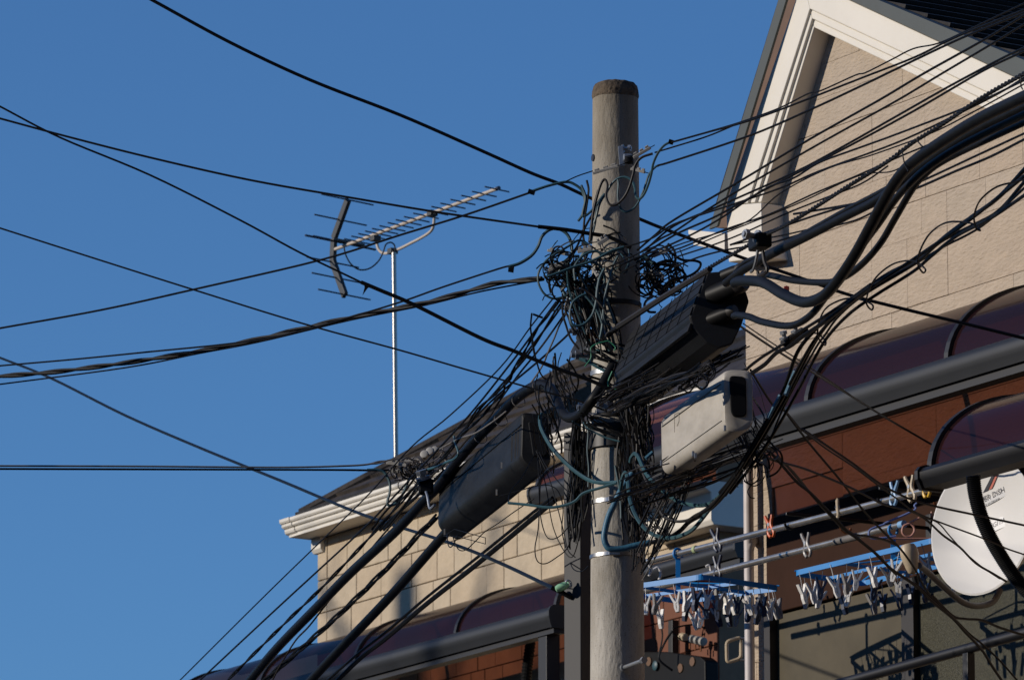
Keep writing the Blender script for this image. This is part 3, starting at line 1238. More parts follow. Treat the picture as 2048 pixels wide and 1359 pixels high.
wl = [p for p in EW]
# lid seam lines along the box
for f in (C('c4', [(1203, 268)])[0], C('c4', [(1213, 570)])[0]):
    p = atY(*f, YW)
    seam(bodyW, [p + extW * .02, p + extW * .3, p + extW * .6, p + extW * .97], None, V((-.0012, 0, 0)), .0013, 'dull')
pz = atY(*C('c4', [(1430, 215)])[0], YW)
for x, y in ((1300, 245), (1330, 490)):
    pass
q = MB()
fp = rounded(C('c4', [(1262, 205), (1400, 215), (1405, 540), (1300, 545), (1275, 500)]), 10)
q.prism([atY(x, y, YW - .012) for x, y in fp], (0, .02, 0))
q.build('end_plate', M['black'], bodyW, bevel=.003)
for x, y in ((1225, 640), (965, 850), (985, 865), (705, 925)):
    q = MB()
    p = atY(*C('c4', [(x, y)])[0], YW + (1225 - x) / 575 * .5)
    q.obox(p + V((0, -.03, -.005)), (.004, 0, 0), (0, .004, 0), (0, 0, .009))
    q.build('latch', M['steel'], bodyW, bevel=.001)
# moulded marks on the face
q = MB()
for x0, y0, x1, y1 in ((812, 525, 812, 670), (812, 525, 850, 508), (850, 508, 850, 580), (850, 580, 835, 620)):
    a = atY(*C('c4', [(x0, y0)])[0], YW)
    b = atY(*C('c4', [(x1, y1)])[0], YW)

    def onface(p):
        o0 = atY(*C('c4', [(1203, 400)])[0], YW)
        nn = extW.cross(ZH).normalized()
        return hit_ray(p, o0, nn)
    def hit_ray(p, o0, nn):
        d = p - CAM
        return CAM + d * ((o0 - CAM).dot(nn) / d.dot(nn))
    q.tube([onface(a), onface(b)], .0012, 4)
q.build('moulded_mark', M['cream_box'], bodyW)

# --- lower-left black closure
paL = onS(1045, 868, -.10)
YL = paL.y
endL = rounded([(1043, 823), (1098, 828), (1102, 925), (1085, 950), (1050, 930), (1040, 916)], [10, 8, 8, 8, 8, 10])
EL = [atY(x, y, YL) for x, y in endL]
fl = onS(878, 985, -.10)
Lw = (fl - paL).length
boxL = empty('lower_cable_closure', EL[12], 'long black cable closure box slung left of the concrete pole', 'cable closure', 'cable closures on the pole')
extL = SD * (Lw * 1.0)
n_ = len(EL)
cL = sum(EL, V()) / n_
q = MB()
rings = []
for t, k in ((-.005, .9), (0, .98), (.02, 1.0), (.60, 1.0), (.96, .99), (.99, .95), (1.0, .84)):
    rings.append([cL + (p - cL) * k + extL * t + V((0, 0, -.012 * t)) for p in EL])
vs_ = [p for r_ in rings for p in r_]
fs_ = []
for i in range(len(rings) - 1):
    for j in range(n_):
        fs_.append([i * n_ + j, i * n_ + (j + 1) % n_, (i + 1) * n_ + (j + 1) % n_, (i + 1) * n_ + j])
fs_ += [list(range(n_))[::-1], [(len(rings) - 1) * n_ + j for j in range(n_)]]
q.add(vs_, fs_)
bodyL = q.build('body', M['closure_grey'], boxL, smooth=True)
pS = atY(1043, 850, YL)
seam(bodyL, [pS + extL * t + V((-.002, -.002, -.012 * t)) for t in (0, .3, .6, .97)], None, V((0, 0, 0)), .003, 'black')
for t in (.03, .06, .10):
    q = MB()
    a = atY(1043, 852, YL) + extL * t + V((-.003, -.001, 0))
    b = atY(1042, 908, YL) + extL * t + V((-.003, -.001, 0))
    q.bar(a, b, .004, .004, up=(-1, 0, 0))
    q.build('end_strap', M['greywire'], bodyL)
q = MB()
fp = rounded([(1056, 842), (1092, 844), (1094, 910), (1066, 912)], 6)
q.prism([atY(x, y, YL - .014) for x, y in fp], (0, .02, 0))
q.build('end_plate', M['closure'], bodyL, bevel=.003)
# embossed emblem frame on the long face
q = MB()
o0 = atY(1043, 870, YL) + V((-.0015, 0, 0))
nn = extL.cross(ZH).normalized()
emb = C('c6', [(760, 375), (802, 345), (802, 480), (760, 505)])
ep = []
for x, y in emb + emb[:1]:
    d = ray(x, y)
    ep.append(CAM + d * ((o0 - CAM).dot(nn) / d.dot(nn)))
q.tube(ep, .0014, 4)
inn = C('c6', [(775, 400), (790, 385), (792, 420), (778, 440), (776, 480)])
q.tube([CAM + ray(x, y) * ((o0 - CAM).dot(nn) / ray(x, y).dot(nn)) for x, y in inn], .0014, 4)
q.build('moulded_mark', M['closure'], bodyL)
for x, y, t in ((993, 984, .2), (889, 1063, .9), (1003, 930, .18)):
    q = MB()
    p = onS(x, y, -.14)
    q.obox(p, (.003, 0, 0), (0, .003, 0), (0, 0, .011))
    q.build('latch', M['plastic_grey'], bodyL)
q = MB()
q.tube([onS(x, y, -.1) for x, y in C('c6', [(560, 905), (650, 850), (905, 920), (905, 970), (700, 915), (560, 905)])], .0016, 5)
q.build('wire_clip', M['dull'], bodyL, smooth=True)
# ================================================================== overhead wires
# ---- wires that cross the sky on the left
def tape(name, label, px, py, Y, w, h, ang, m='black', group='tape ends and tags on the wires'):
    q = MB()
    c = atY(px, py, Y)
    s_ = 1 / ppm(Y)
    dx = V((math.cos(ang), 0, -math.sin(ang)))
    dz = V((math.sin(ang), 0, math.cos(ang)))
    q.cyl(c - dx * w * s_ / 2, c + dx * w * s_ / 2, h * s_ / 2, 10)
    return tag(q.build(name, M[m], smooth=True), label, 'tape', group)


wire('power_drop_cable', 'thick black drop cable running from the top of the sky down to the pole', [(300, -2), (460, 85), (620, 160), (800, 230), (960, 300), (1060, 345), (1120, 368), (1172, 392), (1282, 439), (1340, 462), (1498, 520), (1608, 558), (1697, 589), (1793, 614), (1930, 647), (2048, 676)], 22.2, 3.6, 'navy', a=6, b=4)
wire('drop_wire', 'thin black wire descending from the left edge to the black tag in mid sky', [(0, 213), (120, 275), (300, 350), (480, 440), (600, 505), (728, 567)], (20.6, 20.5), 2.2, 'black', a=8)
wire('sleeved_drop_cable', 'thicker black cable from the tag in mid sky to the pole', [(722, 564), (760, 580), (830, 610), (960, 675), (1024, 700), (1080, 723), (1121, 739), (1180, 760), (1239, 787), (1290, 812)], (20.5, 20.45), 4.2, 'black')
wire('drop_wire', 'black wire from the left edge passing just under the antenna tip to the pole', [(0, 237), (130, 272), (300, 315), (500, 360), (700, 395), (880, 425), (1082, 454)], (21.4, 20.8), 2.4, 'black', a=8)
wire('sleeved_drop_cable', 'black sleeved cable that wraps across the pole at the tangle', [(1076, 453), (1130, 459), (1180, 467), (1215, 473), (1240, 484), (1262, 496)], (20.8, 20.8), 4.2, 'black')
wire('drop_wire', 'black wire rising from the left edge past the antenna mount to its tape end', [(0, 656), (200, 620), (390, 578), (640, 520), (800, 470), (930, 430), (1066, 383)], (22.5, 20.9), 2.2, 'black', a=8)
wire('drop_wire_tail', 'teal cable bowing from a tape end over to the pole side', C('c1', [(250, 1160), (400, 1110), (540, 1080), (610, 1100), (670, 1150), (695, 1230), (690, 1310), (665, 1365), (640, 1400)]), 20.88, 2.9, 'teal')
wire('messenger_wire', 'hair-thin wire from the bowed teal cable to the grey clamp at the pole', C('c1', [(540, 1075), (640, 1030), (760, 990)]), 20.86, 1.3, 'black')
tape('tape_wrap', 'black tape wrap where the rising wire meets the bowed teal cable', 1063, 384, 20.88, 14, 10, R(18))
tape('tape_wrap', 'black tape wrap high on the right where teal cable loops down', 1342, 284, 20.6, 10, 10, R(18))
wire('drop_wire', 'thin black wire sinking from the left edge past the antenna mast middle', [(0, 456), (200, 520), (390, 580), (600, 645), (800, 700), (920, 735), (1060, 775), (1160, 802), (1214, 822)], (21.5, 20.72), 2.0, 'black', a=8)
wire('twisted_cable', 'fat twisted pair sagging in from the left edge to the tangle', [(0, 752), (120, 742), (300, 718), (460, 690), (600, 658), (700, 635), (850, 605), (960, 575), (1000, 565), (1085, 557)], (23.0, 20.95), 3.6, 'black', twist=2, pitch=.42, a=8, tr=2.6)
wire('drop_wire', 'thin black wire just above the fat twisted pair', [(0, 731), (150, 718), (300, 703), (450, 688), (560, 672), (680, 640), (800, 604), (885, 574), (995, 538), (1022, 531)], (23.0, 20.9), 1.9, 'black', a=8)
wire('drop_wire', 'thin black wire just under the fat twisted pair', [(0, 768), (250, 735), (400, 706), (520, 683), (700, 640), (850, 610), (960, 583), (1080, 560)], (23.1, 21.0), 1.7, 'black', a=8)
wire('drop_wire_tail', 'grey-teal cable looping up beside the tangle from the tagged wire', [(1018, 533), (1040, 526), (1063, 511), (1076, 493), (1084, 473), (1098, 460), (1115, 457), (1132, 466), (1141, 482), (1144, 503), (1138, 522), (1134, 530)], 20.85, 3.4, 'teal')
q = MB()
c = atY(1021, 538, 20.9)
q.prism([atY(x, y, 20.9) for x, y in [(1017, 531), (1029, 530), (1027, 545), (1016, 543)]], (0, .004, 0))
tag(q.build('wire_tag', M['black']), 'small square black tag hanging on the wire left of the tangle', 'tag')
q = MB()
q.prism([atY(x, y, 20.5) for x, y in [(728, 564), (743, 571), (735, 576), (725, 590), (729, 575)]], (0, .004, 0))
tag(q.build('wire_tag', M['black']), 'pointed black tag on the wire in mid sky right of the antenna reflector', 'tag')
wire('power_drop_cable', 'black cable sinking from the left edge across the house wall to the mint insulator', [(0, 715), (100, 755), (250, 830), (400, 895), (560, 960), (730, 1030), (900, 1085), (1000, 1125), (1112, 1178)], (33, 21.3), 3.0, 'navy', a=10)
wire('sleeved_cable_end', 'black sleeved end below the mint insulator', [(1103, 1174), (1120, 1182), (1142, 1194)], 21.22, 5, 'black')
Yc = onS(780, 925, -.13).y
wire('drop_wire', 'grey upper of two level wires entering from the left to the eave clamps', [(0, 931), (300, 932), (560, 934), (690, 931), (735, 928), (760, 922), (790, 921)], Yc, 2.0, 'greywire', a=10)
wire('drop_wire', 'black lower of two level wires entering from the left to the eave clamps', [(0, 937), (350, 938), (665, 939), (755, 940), (800, 938), (850, 936)], Yc + .05, 2.2, 'black', a=10)

# ---- wires running away down the street, lower left
G = 'wires running down the street'
wire('street_wire', 'thinnest wire of the fan, outermost on the sky side at lower left', [(1105, 598), (1060, 655), (1000, 735), (900, 830), (823, 893), (740, 985), (664, 1060), (530, 1190), (360, 1359)], ('S', -.16), 1.5, 'navy', G, b=10)
wire('street_wire', 'second wire of the fan from the sky side at lower left', [(1112, 604), (1065, 668), (1020, 728), (940, 828), (860, 915), (790, 990), (723, 1060), (560, 1210), (400, 1359)], ('S', -.15), 2.1, 'navy', G, b=10)
wire('twisted_street_wire', 'twisted pair hugging the thick round street cable at lower left', [(1125, 605), (1060, 700), (1000, 776), (955, 820), (930, 860), (895, 905), (850, 950), (800, 1005), (748, 1064), (700, 1116), (640, 1178), (570, 1245), (455, 1359)], ('S', -.14), 2.1, 'black', G, twist=2, pitch=.8, b=10, tr=2.2)
wire('street_wire', 'smooth wire between the twisted pairs under the tangle', [(1140, 612), (1085, 690), (1040, 745), (1000, 800), (975, 838), (940, 872), (905, 912), (870, 945), (830, 985), (790, 1040), (752, 1085), (719, 1126), (666, 1190), (620, 1249), (591, 1280), (560, 1330), (545, 1359)], ('S', -.10), 2.0, 'brownwire', G, b=10)
wire('street_cable', 'thick round street cable falling to the bottom edge at lower left', [(1078, 768), (1055, 780), (1026, 802), (992, 838), (953, 877), (911, 926), (880, 968), (848, 1001), (791, 1062), (705, 1141), (644, 1203), (556, 1293), (500, 1359)], ('S', -.12), 10.0, 'navy', G, b=10, sides=14)
wire('closure_tail_cable', 'thick black cable bending from the upper box down round to the street cable', [(1062, 777), (1078, 769), (1094, 771), (1108, 784), (1116, 806), (1128, 828), (1143, 835), (1160, 828), (1180, 806), (1200, 778), (1215, 752), (1228, 728)], (21.65, 21.2, 20.7, 20.75), 10.5, 'dull', sides=14)
wire('twisted_street_wire', 'loose twisted bunch between the thick cable and the flat black bar', [(874, 1032), (850, 1055), (810, 1098), (754, 1155), (677, 1229), (600, 1298), (512, 1375)], ('S', -.09), 2.5, 'black', G, twist=3, pitch=1.1, b=10, tr=3.8)
wire('street_cable', 'straight flat-black heavy cable dropping from the long black box', [(925, 1030), (889, 1068), (783, 1189), (677, 1300), (622, 1359)], ('S', -.05), 9.5, 'black', G, b=10, sides=12)
wire('street_cable', 'lower and thicker of two parallel cables over the sand wall', [(1110, 1000), (1075, 1028), (957, 1125), (854, 1206), (774, 1274), (721, 1315), (662, 1372)], ('S', .03), 5.0, 'black', G, b=10)
wire('street_wire', 'upper and thinner of two parallel cables over the sand wall', [(1105, 994), (1066, 1024), (957, 1112), (854, 1193), (774, 1261), (716, 1306), (640, 1372)], ('S', .03), 3.0, 'black', G, b=10)
for t in ((946, 1122), (868, 1186), (790, 1255)):
    pass
wire('street_wire', 'straight blue-black wire leaving the anchor bolts towards lower left', [(1144, 660), (1124, 680), (1072, 726), (1009, 778), (970, 814), (930, 856), (905, 885)], ('S', -.12), 2.2, 'navy', G)
wire('street_wire', 'grey wire leaving the tangle in a bow towards lower left', C('c2', [(760, 930), (740, 1020), (690, 1110), (650, 1210), (610, 1300), (585, 1359)]) + C('c5', [(1390, 170), (1340, 260), (1260, 370), (1180, 470)]), ('S', -.13), 1.9, 'greywire', G)
wire('twisted_street_wire', 'wavy flat wire inside the fan left of the pole', C('c2', [(690, 900), (610, 1010), (540, 1090), (490, 1170), (400, 1330)]) + C('c5', [(1215, 120), (1140, 220), (1110, 310), (1060, 370), (1050, 430), (960, 520), (880, 620), (760, 730), (690, 790)]), ('S', -.17), 1.8, 'black', G, twist=2, pitch=.35, tr=1.7)
wire('street_wire', 'grey lashing wire along the thick cable above the long box', C('c5', [(1075, 580), (1000, 640), (930, 690), (820, 760), (700, 800), (600, 850), (530, 890)]), ('S', -.2), 1.6, 'greywire', G)
for k, (x, y) in enumerate(C('c5', [(1175, 515), (1030, 668), (865, 812), (1345, 395)])):
    c = onS(x, y - 4, -.12)
    q = MB()
    d = SD
    xx = d.cross(ZH).normalized()
    q.tube([c + xx * .024 * math.cos(t) + ZH * .024 * math.sin(t) + d * .012 * math.sin(t) for t in [i * math.pi / 9 for i in range(19)]], .0017, 5)
    tag(q.build('lashing_ring', M['greywire'], smooth=True), ['second', 'third', 'fourth', 'first'][k] + ' thin wire ring from the pole on the thick cable over the long box', 'ring', 'lashing rings on the thick cable')
wire('hanging_strap', 'black strap hanging from the tag left of the pole to the thick cable', C('c2', [(465, 1010), (455, 1130), (475, 1250), (490, 1359)]) + C('c5', [(1285, 20), (1320, 160), (1350, 260), (1380, 305), (1400, 315)]), (20.9, 21.5), 1.8, 'black')
q = MB()
q.bar(*[atY(x, y, 20.9) for x, y in C('c2', [(475, 1015), (555, 1045)])], .008, .006)
tag(q.build('wire_spacer', M['black']), 'short black spacer bar across the wires left of the pole', 'spacer')

# ---- fan of wires to the upper right
GF = 'fan of wires rising to the upper right'
LF = 'thin black wire in the fan crossing the gable towards the upper right'
wire('fan_wire', 'thin kinked wire, topmost of the fan across the gable', [(1342, 285)] + C('d4', [(200, 770), (400, 710), (620, 630), (780, 550), (860, 530), (1060, 440), (1120, 425), (1270, 350), (1400, 285), (1540, 255), (1700, 185), (2046, 20)]), (20.6, 17.6), 1.6, 'black', GF, b=6)
fan = [
    ([(1342, 285)] + C('d4', [(200, 772), (400, 718), (620, 642), (1100, 455), (1400, 338), (1600, 240), (1760, 170), (2046, 58)]), (20.6, 17.6), 2.2),
    ([(1310, 305)] + C('d4', [(0, 858), (200, 795), (400, 712), (560, 655)]), (20.7, 20.0), 1.7),
    ([(1316, 331)] + C('d4', [(0, 940), (450, 790), (800, 640), (1100, 500), (1400, 355), (1700, 215), (2046, 75)]), (20.7, 17.6), 2.4),
    ([(1275, 500), (1310, 470)] + C('d4', [(0, 1285), (400, 1050), (800, 810), (1200, 585), (1460, 430), (1800, 240), (2046, 90)]), (20.8, 17.4), 2.4),
    ([(1280, 505), (1320, 478)] + C('d4', [(0, 1355), (180, 1235), (400, 1100), (850, 840), (1300, 590), (1550, 440), (1850, 262), (2046, 142)]), (20.8, 17.4), 2.2),
    ([(1290, 500)] + C('d4', [(0, 1320), (250, 1210), (700, 1010), (1000, 850), (1300, 680), (1600, 510), (1900, 350), (2046, 280)]), (20.8, 17.3), 2.3),
    ([(1270, 520)] + C('d4', [(0, 1375), (250, 1262), (500, 1125), (1000, 866), (1400, 650), (1800, 418), (2046, 300)]), (20.9, 17.3), 2.3),
    ([(1260, 520)] + C('d4', [(0, 1420), (250, 1290), (520, 1110), (700, 1040), (850, 950), (1060, 872), (1300, 785), (1750, 610), (2046, 470)]), (20.7, 17.2), 2.1),
    ([(1240, 545)] + C('d4', [(0, 1440), (400, 1310), (620, 1130), (900, 985), (1160, 905), (1500, 780), (1740, 660), (2046, 492)]), (20.7, 17.2), 1.5),
    ([(1225, 500), (1300, 478)] + C('d4', [(0, 1310), (280, 1215), (620, 1100), (850, 1000), (1300, 835), (1650, 672), (1900, 545), (2046, 455)]), (20.8, 17.2), 2.0),
    ([(1220, 540), (1300, 506)] + C('d4', [(0, 1480), (300, 1360), (700, 1200), (1000, 1060), (1130, 1015), (1260, 1005), (1335, 975)]), (20.75, 18.6), 1.4),
    ([(1215, 535), (1300, 498)] + C('d5', [(0, 730), (300, 610), (560, 520), (820, 400), (1060, 300), (1330, 180), (1500, 110), (1700, 20), (2046, -140)]), (20.75, 17.2), 1.8),
    (C('d5', [(0, 775), (230, 700), (420, 625), (650, 520), (900, 420), (1100, 340), (1250, 240)]), (20.6, 18.8), 1.7),
    (C('d5', [(0, 830), (150, 770), (330, 725), (560, 690), (800, 620), (1050, 560), (1200, 490)]), (20.5, 18.9), 1.9),
    (C('d5', [(330, 700), (560, 620), (820, 530), (1050, 460), (1250, 400), (1430, 335), (1830, 150), (2046, 50)]), (19.6, 17.1), 2.3),
    (C('d5', [(700, 520), (1000, 470), (1250, 420), (1420, 368), (1650, 268), (1850, 185), (2046, 85)]), (19.4, 17.1), 2.6),
    (C('d5', [(330, 700), (700, 630), (1000, 545), (1400, 375)]), (19.6, 18.2), 1.7),
]
ORD = ['second', 'third', 'fourth', 'fifth', 'sixth', 'seventh', 'eighth', 'ninth', 'tenth', 'eleventh', 'twelfth', 'thirteenth']
edge = sorted([f for f in fan if f[0][-1][0] > 2040], key=lambda f: f[0][-1][1])
part_ = sorted([f for f in fan if f[0][-1][0] <= 2040], key=lambda f: f[0][len(f[0]) // 2][1])
for i, (pts, dep, r_) in enumerate(edge):
    wire('fan_wire', ORD[i] + ' wire from the top where the fan leaves the frame at right', pts, dep, r_, 'black', GF, b=5)
LP_ = ['short grey wire joining the top fan wire near the pole top', 'thin kinked wire of the fan tied to the thick bundle', 'short fan wire dipping into the thick bundle, upper', 'short fan wire dipping into the thick bundle, middle', 'short fan wire dipping into the thick bundle, lower', 'short fan wire dipping into the thick bundle, lowest']
for lb, (pts, dep, r_) in zip(LP_, part_):
    wire('fan_wire', lb, pts, dep, r_, 'black', GF)

# stranded messenger and the wrapped rope over the box
wire('messenger_strand', 'twisted steel messenger strand rising from the anchor bracket past the gable', [(1222, 662), (1290, 616), (1348, 578), (1430, 528), (1498, 489), (1526, 472), (1587, 441), (1690, 376), (1776, 322), (1827, 284), (1882, 250), (1964, 195), (2048, 147)], ('S', -.16), 2.2, 'dull', twist=3, pitch=.09, b=5, tr=2.5)
wire('messenger_sleeve', 'black wrapped sleeve on the messenger along the upper box', [(1236, 653), (1290, 618), (1340, 586), (1420, 538)], ('S', -.165), 6.0, 'brownwire')
wire('messenger_tail', 'short doubled strand end at the anchor bracket', [(1212, 672), (1225, 664), (1240, 650)], 20.62, 3.2, 'dull', twist=2, pitch=.05)
clampM = empty('messenger_clamp', onS(1520, 485, -.17), 'steel bolted clamp on the messenger above the upper box', 'clamp')
q = MB()
c = onS(1520, 484, -.17)
dS = (onS(1560, 458, -.17) - c).normalized()
q.bar(c - dS * .05, c + dS * .05, .05, .045)
q.build('jaw', M['dull'], clampM, bevel=.006)
hexbolt(clampM, c + V((-.01, -.03, .01)), (-1, -.5, .1), .05, .009)
q = MB()
q.tube(smooth_path([onS(x, y, -.18) for x, y in C('d5', [(490, 730), (480, 790), (465, 840), (450, 858)])], 4), .005, 6)
q.build('hook', M['steel'], clampM, smooth=True)
q = MB()
q.tube(smooth_path([onS(x, y, -.17) for x, y in C('d5', [(520, 740), (530, 800), (545, 850), (500, 880), (490, 860)])], 4), .006, 6)
q.build('hanger', M['brownwire'], clampM, smooth=True)

# thick cables from the box glands up into the bundle
GB = 'thick cables rising to the upper right'
wire('trunk_cable', 'thickest black trunk cable drooping from the big gland then rising to the bundle', [(1470, 566)] + C('d5', [(400, 910), (520, 920), (640, 990), (760, 1035), (870, 1000), (960, 905), (1060, 755), (1150, 590), (1230, 440), (1300, 325), (1400, 215), (1600, 75), (1800, -45), (2046, -165)]), ('S', -.22), 11.5, 'dull', GB, b=5, sides=16)
wire('trunk_cable', 'trunk cable drooping from the lower gland of the upper box', [(1468, 632)] + C('d5', [(370, 1110), (440, 1120), (520, 1150), (680, 1172), (800, 1110), (900, 985), (1000, 860), (1100, 705), (1200, 570), (1290, 440), (1380, 340), (1500, 235), (1700, 110), (2046, -60)]), ('S', -.17), 7.4, 'dull', GB, b=5, sides=14)
wire('trunk_cable', 'trunk cable running level from the messenger hanger before it rises', C('d5', [(520, 870), (600, 885), (700, 908), (860, 920), (960, 905), (1080, 830), (1200, 700), (1290, 550), (1380, 395), (1450, 305), (1600, 195), (2046, -15)]), ('S', -.12), 7.0, 'dull', GB, b=5, sides=14)
wire('trunk_cable', 'upper trunk cable climbing straight from the clamp to the bundle', [(1452, 566)] + C('d5', [(400, 850), (470, 810), (600, 740), (800, 640), (1000, 535), (1200, 430), (1400, 275), (1600, 130), (1800, 10), (2046, -110)]), ('S', -.10), 9.0, 'dull', GB, b=5, sides=14)
wire('trunk_cable', 'narrow trunk cable on top of the straight one', [(1470, 545)] + C('d5', [(420, 800), (540, 750), (750, 640), (1000, 500), (1200, 395), (1290, 340), (1420, 230), (1600, 100), (1800, -10), (2046, -135)]), ('S', -.06), 5.5, 'dull', GB, b=5, sides=12)
for k, (pts) in enumerate((C('e3', [(330, 870), (345, 820), (385, 850), (400, 930), (425, 1030), (470, 1110)]), C('e3', [(585, 690), (590, 650), (600, 700), (640, 750), (665, 775)]), C('e2', [(1990, 1010), (2010, 1080), (2005, 1170), (2030, 1220)]))):
    wire('cable_hook', ['longest wire hook hanging the thick cables from the messenger', 'small wire hook on the messenger just above the longest hook', 'wire hook on the messenger at the frame edge'][k], pts, ('S', -.24), 1.5, 'dull', 'hooks on the messenger', cat='hook')

# lower right group of cables towards the cream box and beyond
GL = 'cables lashed in a bundle right of the cream box'
ll = [
    ('black cable of the lashed bundle, uppermost at the frame edge', [(2046, 262), (1900, 420), (1750, 530), (1600, 640), (1430, 780), (1250, 870), (1050, 1010), (880, 1140), (820, 1200), (720, 1330)], [(1565, 785), (1516, 871), (1468, 950), (1440, 985)], 4.2),
    ('black cable of the lashed bundle, second from the top', [(2046, 335), (1900, 500), (1750, 585), (1560, 680), (1420, 800), (1200, 930), (1000, 1060), (900, 1160), (800, 1310)], [(1575, 790), (1528, 871), (1480, 948), (1450, 990)], 3.6),
    ('black cable of the lashed bundle, lowest and drooping', [(2046, 412), (1850, 545), (1650, 650), (1500, 770), (1420, 840), (1330, 900), (1200, 980), (1040, 1090), (920, 1210), (840, 1330)], [(1594, 785), (1545, 870), (1500, 935), (1460, 985)], 3.4),
    ('black cable of the lashed bundle, inner strand', [(2046, 300), (1720, 560), (1420, 770), (1120, 970), (950, 1110), (850, 1220), (770, 1340)], [(1570, 786), (1520, 874), (1475, 945), (1430, 1005), (1400, 1028)], 3.6),
    ('thin black cable on the underside of the lashed bundle', [(2046, 370), (1800, 590), (1560, 720), (1350, 850), (1100, 1000), (960, 1120), (880, 1230), (830, 1300)], [(1590, 770), (1560, 830), (1540, 880), (1510, 935)], 2.4),
]
for lb, a_, b_, r_ in ll:
    wire('lashed_cable', lb, C('d5', a_) + b_, (16.9, 18.6, 19.3, 19.9), r_, 'black', GL, a=4, sides=8)
wire('closure_feed_cable', 'upper black cable feeding the cream box from the bundle', C('d5', [(1150, 930), (1010, 1030), (860, 1130), (700, 1230), (620, 1290), (520, 1352)]) + [(1500, 732), (1488, 745)], (18.4, 19.6), 3.2, 'black')
wire('closure_feed_cable', 'lower black cable feeding the cream box from the bundle', C('d5', [(1150, 945), (1010, 1050), (880, 1150), (760, 1230), (680, 1290), (600, 1330)]) + [(1530, 728), (1505, 745), (1490, 758)], (18.4, 19.6), 4.4, 'black')
fc = empty('cable_clamp', atY(1582, 672, 19.2), 'steel two-bolt clamp on the cables feeding the cream box', 'clamp')
q = MB()
q.bar(atY(1568, 688, 19.2), atY(1610, 660, 19.1), .03, .018)
q.build('plate', M['dull'], fc, bevel=.003)
hexbolt(fc, atY(1569, 676, 19.16), (-.2, -.3, 1), .02, .007)
hexbolt(fc, atY(1592, 662, 19.12), (-.2, -.3, 1), .02, .007)
# lashing coil with its drip loops
coil = C('d5', [(2046, 320), (1980, 335), (1880, 365), (1790, 440), (1755, 530), (1765, 600), (1790, 615), (1740, 575), (1600, 568), (1500, 630), (1440, 730), (1425, 810), (1455, 862), (1468, 840), (1400, 795), (1290, 808), (1190, 880), (1140, 965), (1125, 1040), (1155, 1080), (1160, 1050), (1090, 1020), (1000, 1015), (900, 1060), (855, 1130), (840, 1230), (880, 1285), (885, 1260), (840, 1220), (790, 1215)])
wire('lashing_coil', 'thin wire coiled round the lashed bundle with drip loops', coil, (16.8, 19.2), 1.9, 'black', per=8, a=3)
wire('sleeve', 'teal sleeve on the lashed cables, upper piece', [(1590, 742), (1579, 770), (1571, 790)], 19.3, 5.0, 'blue_teal', cat='sleeve')
wire('sleeve', 'teal sleeve on the lashed cables, lower piece', [(1560, 790), (1548, 812), (1536, 836)], 19.35, 4.2, 'blue_teal', cat='sleeve')

# ---- drops to the lower right
GD = 'drop wires falling to the lower right'
wire('drop_wire', 'black drop wire from the upper box down behind the near canopy', C('d3', [(90, 430), (120, 455), (400, 640), (600, 760), (860, 920), (1100, 1070), (1460, 1280)]) + C('d2', [(1500, 380), (1700, 490), (2040, 700)]), (20.2, 23.7, 24.3), 2.2, 'black', GD, b=3)
wire('drop_wire', 'thin drop wire just above the one behind the near canopy', C('d3', [(130, 430), (300, 545), (500, 672), (620, 752), (860, 915)]), (20.2, 21.8), 1.3, 'black', GD)
wire('drop_wire', 'drop wire that levels out across the dish lettering', C('d3', [(180, 745), (330, 980), (400, 1010), (520, 1150)]) + C('d2', [(240, 130), (430, 260), (650, 410), (850, 560), (1030, 660), (1180, 720), (1380, 770), (1640, 825), (2040, 910)]), (20, 22.0), 2.5, 'black', GD, b=3)
wire('drop_wire', 'thin drop wire alongside the one crossing the dish lettering', C('d2', [(240, 140), (420, 280), (640, 425), (840, 575), (1000, 690), (1150, 800), (1340, 880), (1730, 1025), (1900, 1100), (2046, 1150)]), (20.3, 22.0), 1.7, 'black', GD, b=3)
wire('drop_wire', 'steep straight drop wire passing the dish horn', C('d2', [(60, -60), (280, 230), (540, 540), (740, 800), (900, 970), (1040, 1110)]) + C('d1', [(1160, 460), (1210, 560), (1290, 680), (1400, 800), (1470, 850)]), (20.2, 21.8), 2.4, 'black', GD)
wire('drop_wire', 'drop wire curving across the face of the dish', C('d2', [(-60, 350), (0, 382), (250, 450), (560, 575), (700, 640), (900, 740), (1130, 800), (1250, 870), (1380, 990), (1520, 1090), (1650, 1220), (1800, 1310), (1900, 1370)]), (20.2, 22.1), 2.3, 'black', GD)
wire('drop_wire', 'thinner drop wire curving across the dish', C('d2', [(1200, 840), (1340, 890), (1440, 1000), (1560, 1130), (1700, 1250), (1850, 1350)]), (21.4, 22.1), 1.4, 'black', GD)
wire('drop_wire', 'heaviest drop wire running to the bottom edge below the dish', C('d2', [(-60, 300), (0, 345), (180, 550), (290, 640), (440, 790), (600, 960)]) + C('d1', [(680, 200), (840, 330), (960, 450), (1150, 580), (1300, 720), (1460, 850), (1560, 960), (1700, 1110), (1790, 1250), (1870, 1370)]), (20.2, 21.8), 3.0, 'black', GD, b=2)
wire('drop_wire', 'drop wire leaving the heavy one towards the frame edge below the dish', C('d1', [(1290, 660), (1460, 830), (1560, 858), (1700, 870), (1850, 930), (2046, 992)]), (21.5, 22.0), 2.6, 'black', GD, b=2)
wire('drop_wire', 'drop wire beside the heavy one at the bottom edge', C('d1', [(1150, 560), (1300, 700), (1470, 850), (1600, 980), (1700, 1060), (1850, 1200), (2000, 1370)]), (21.4, 21.9), 2.0, 'black', GD, b=2)
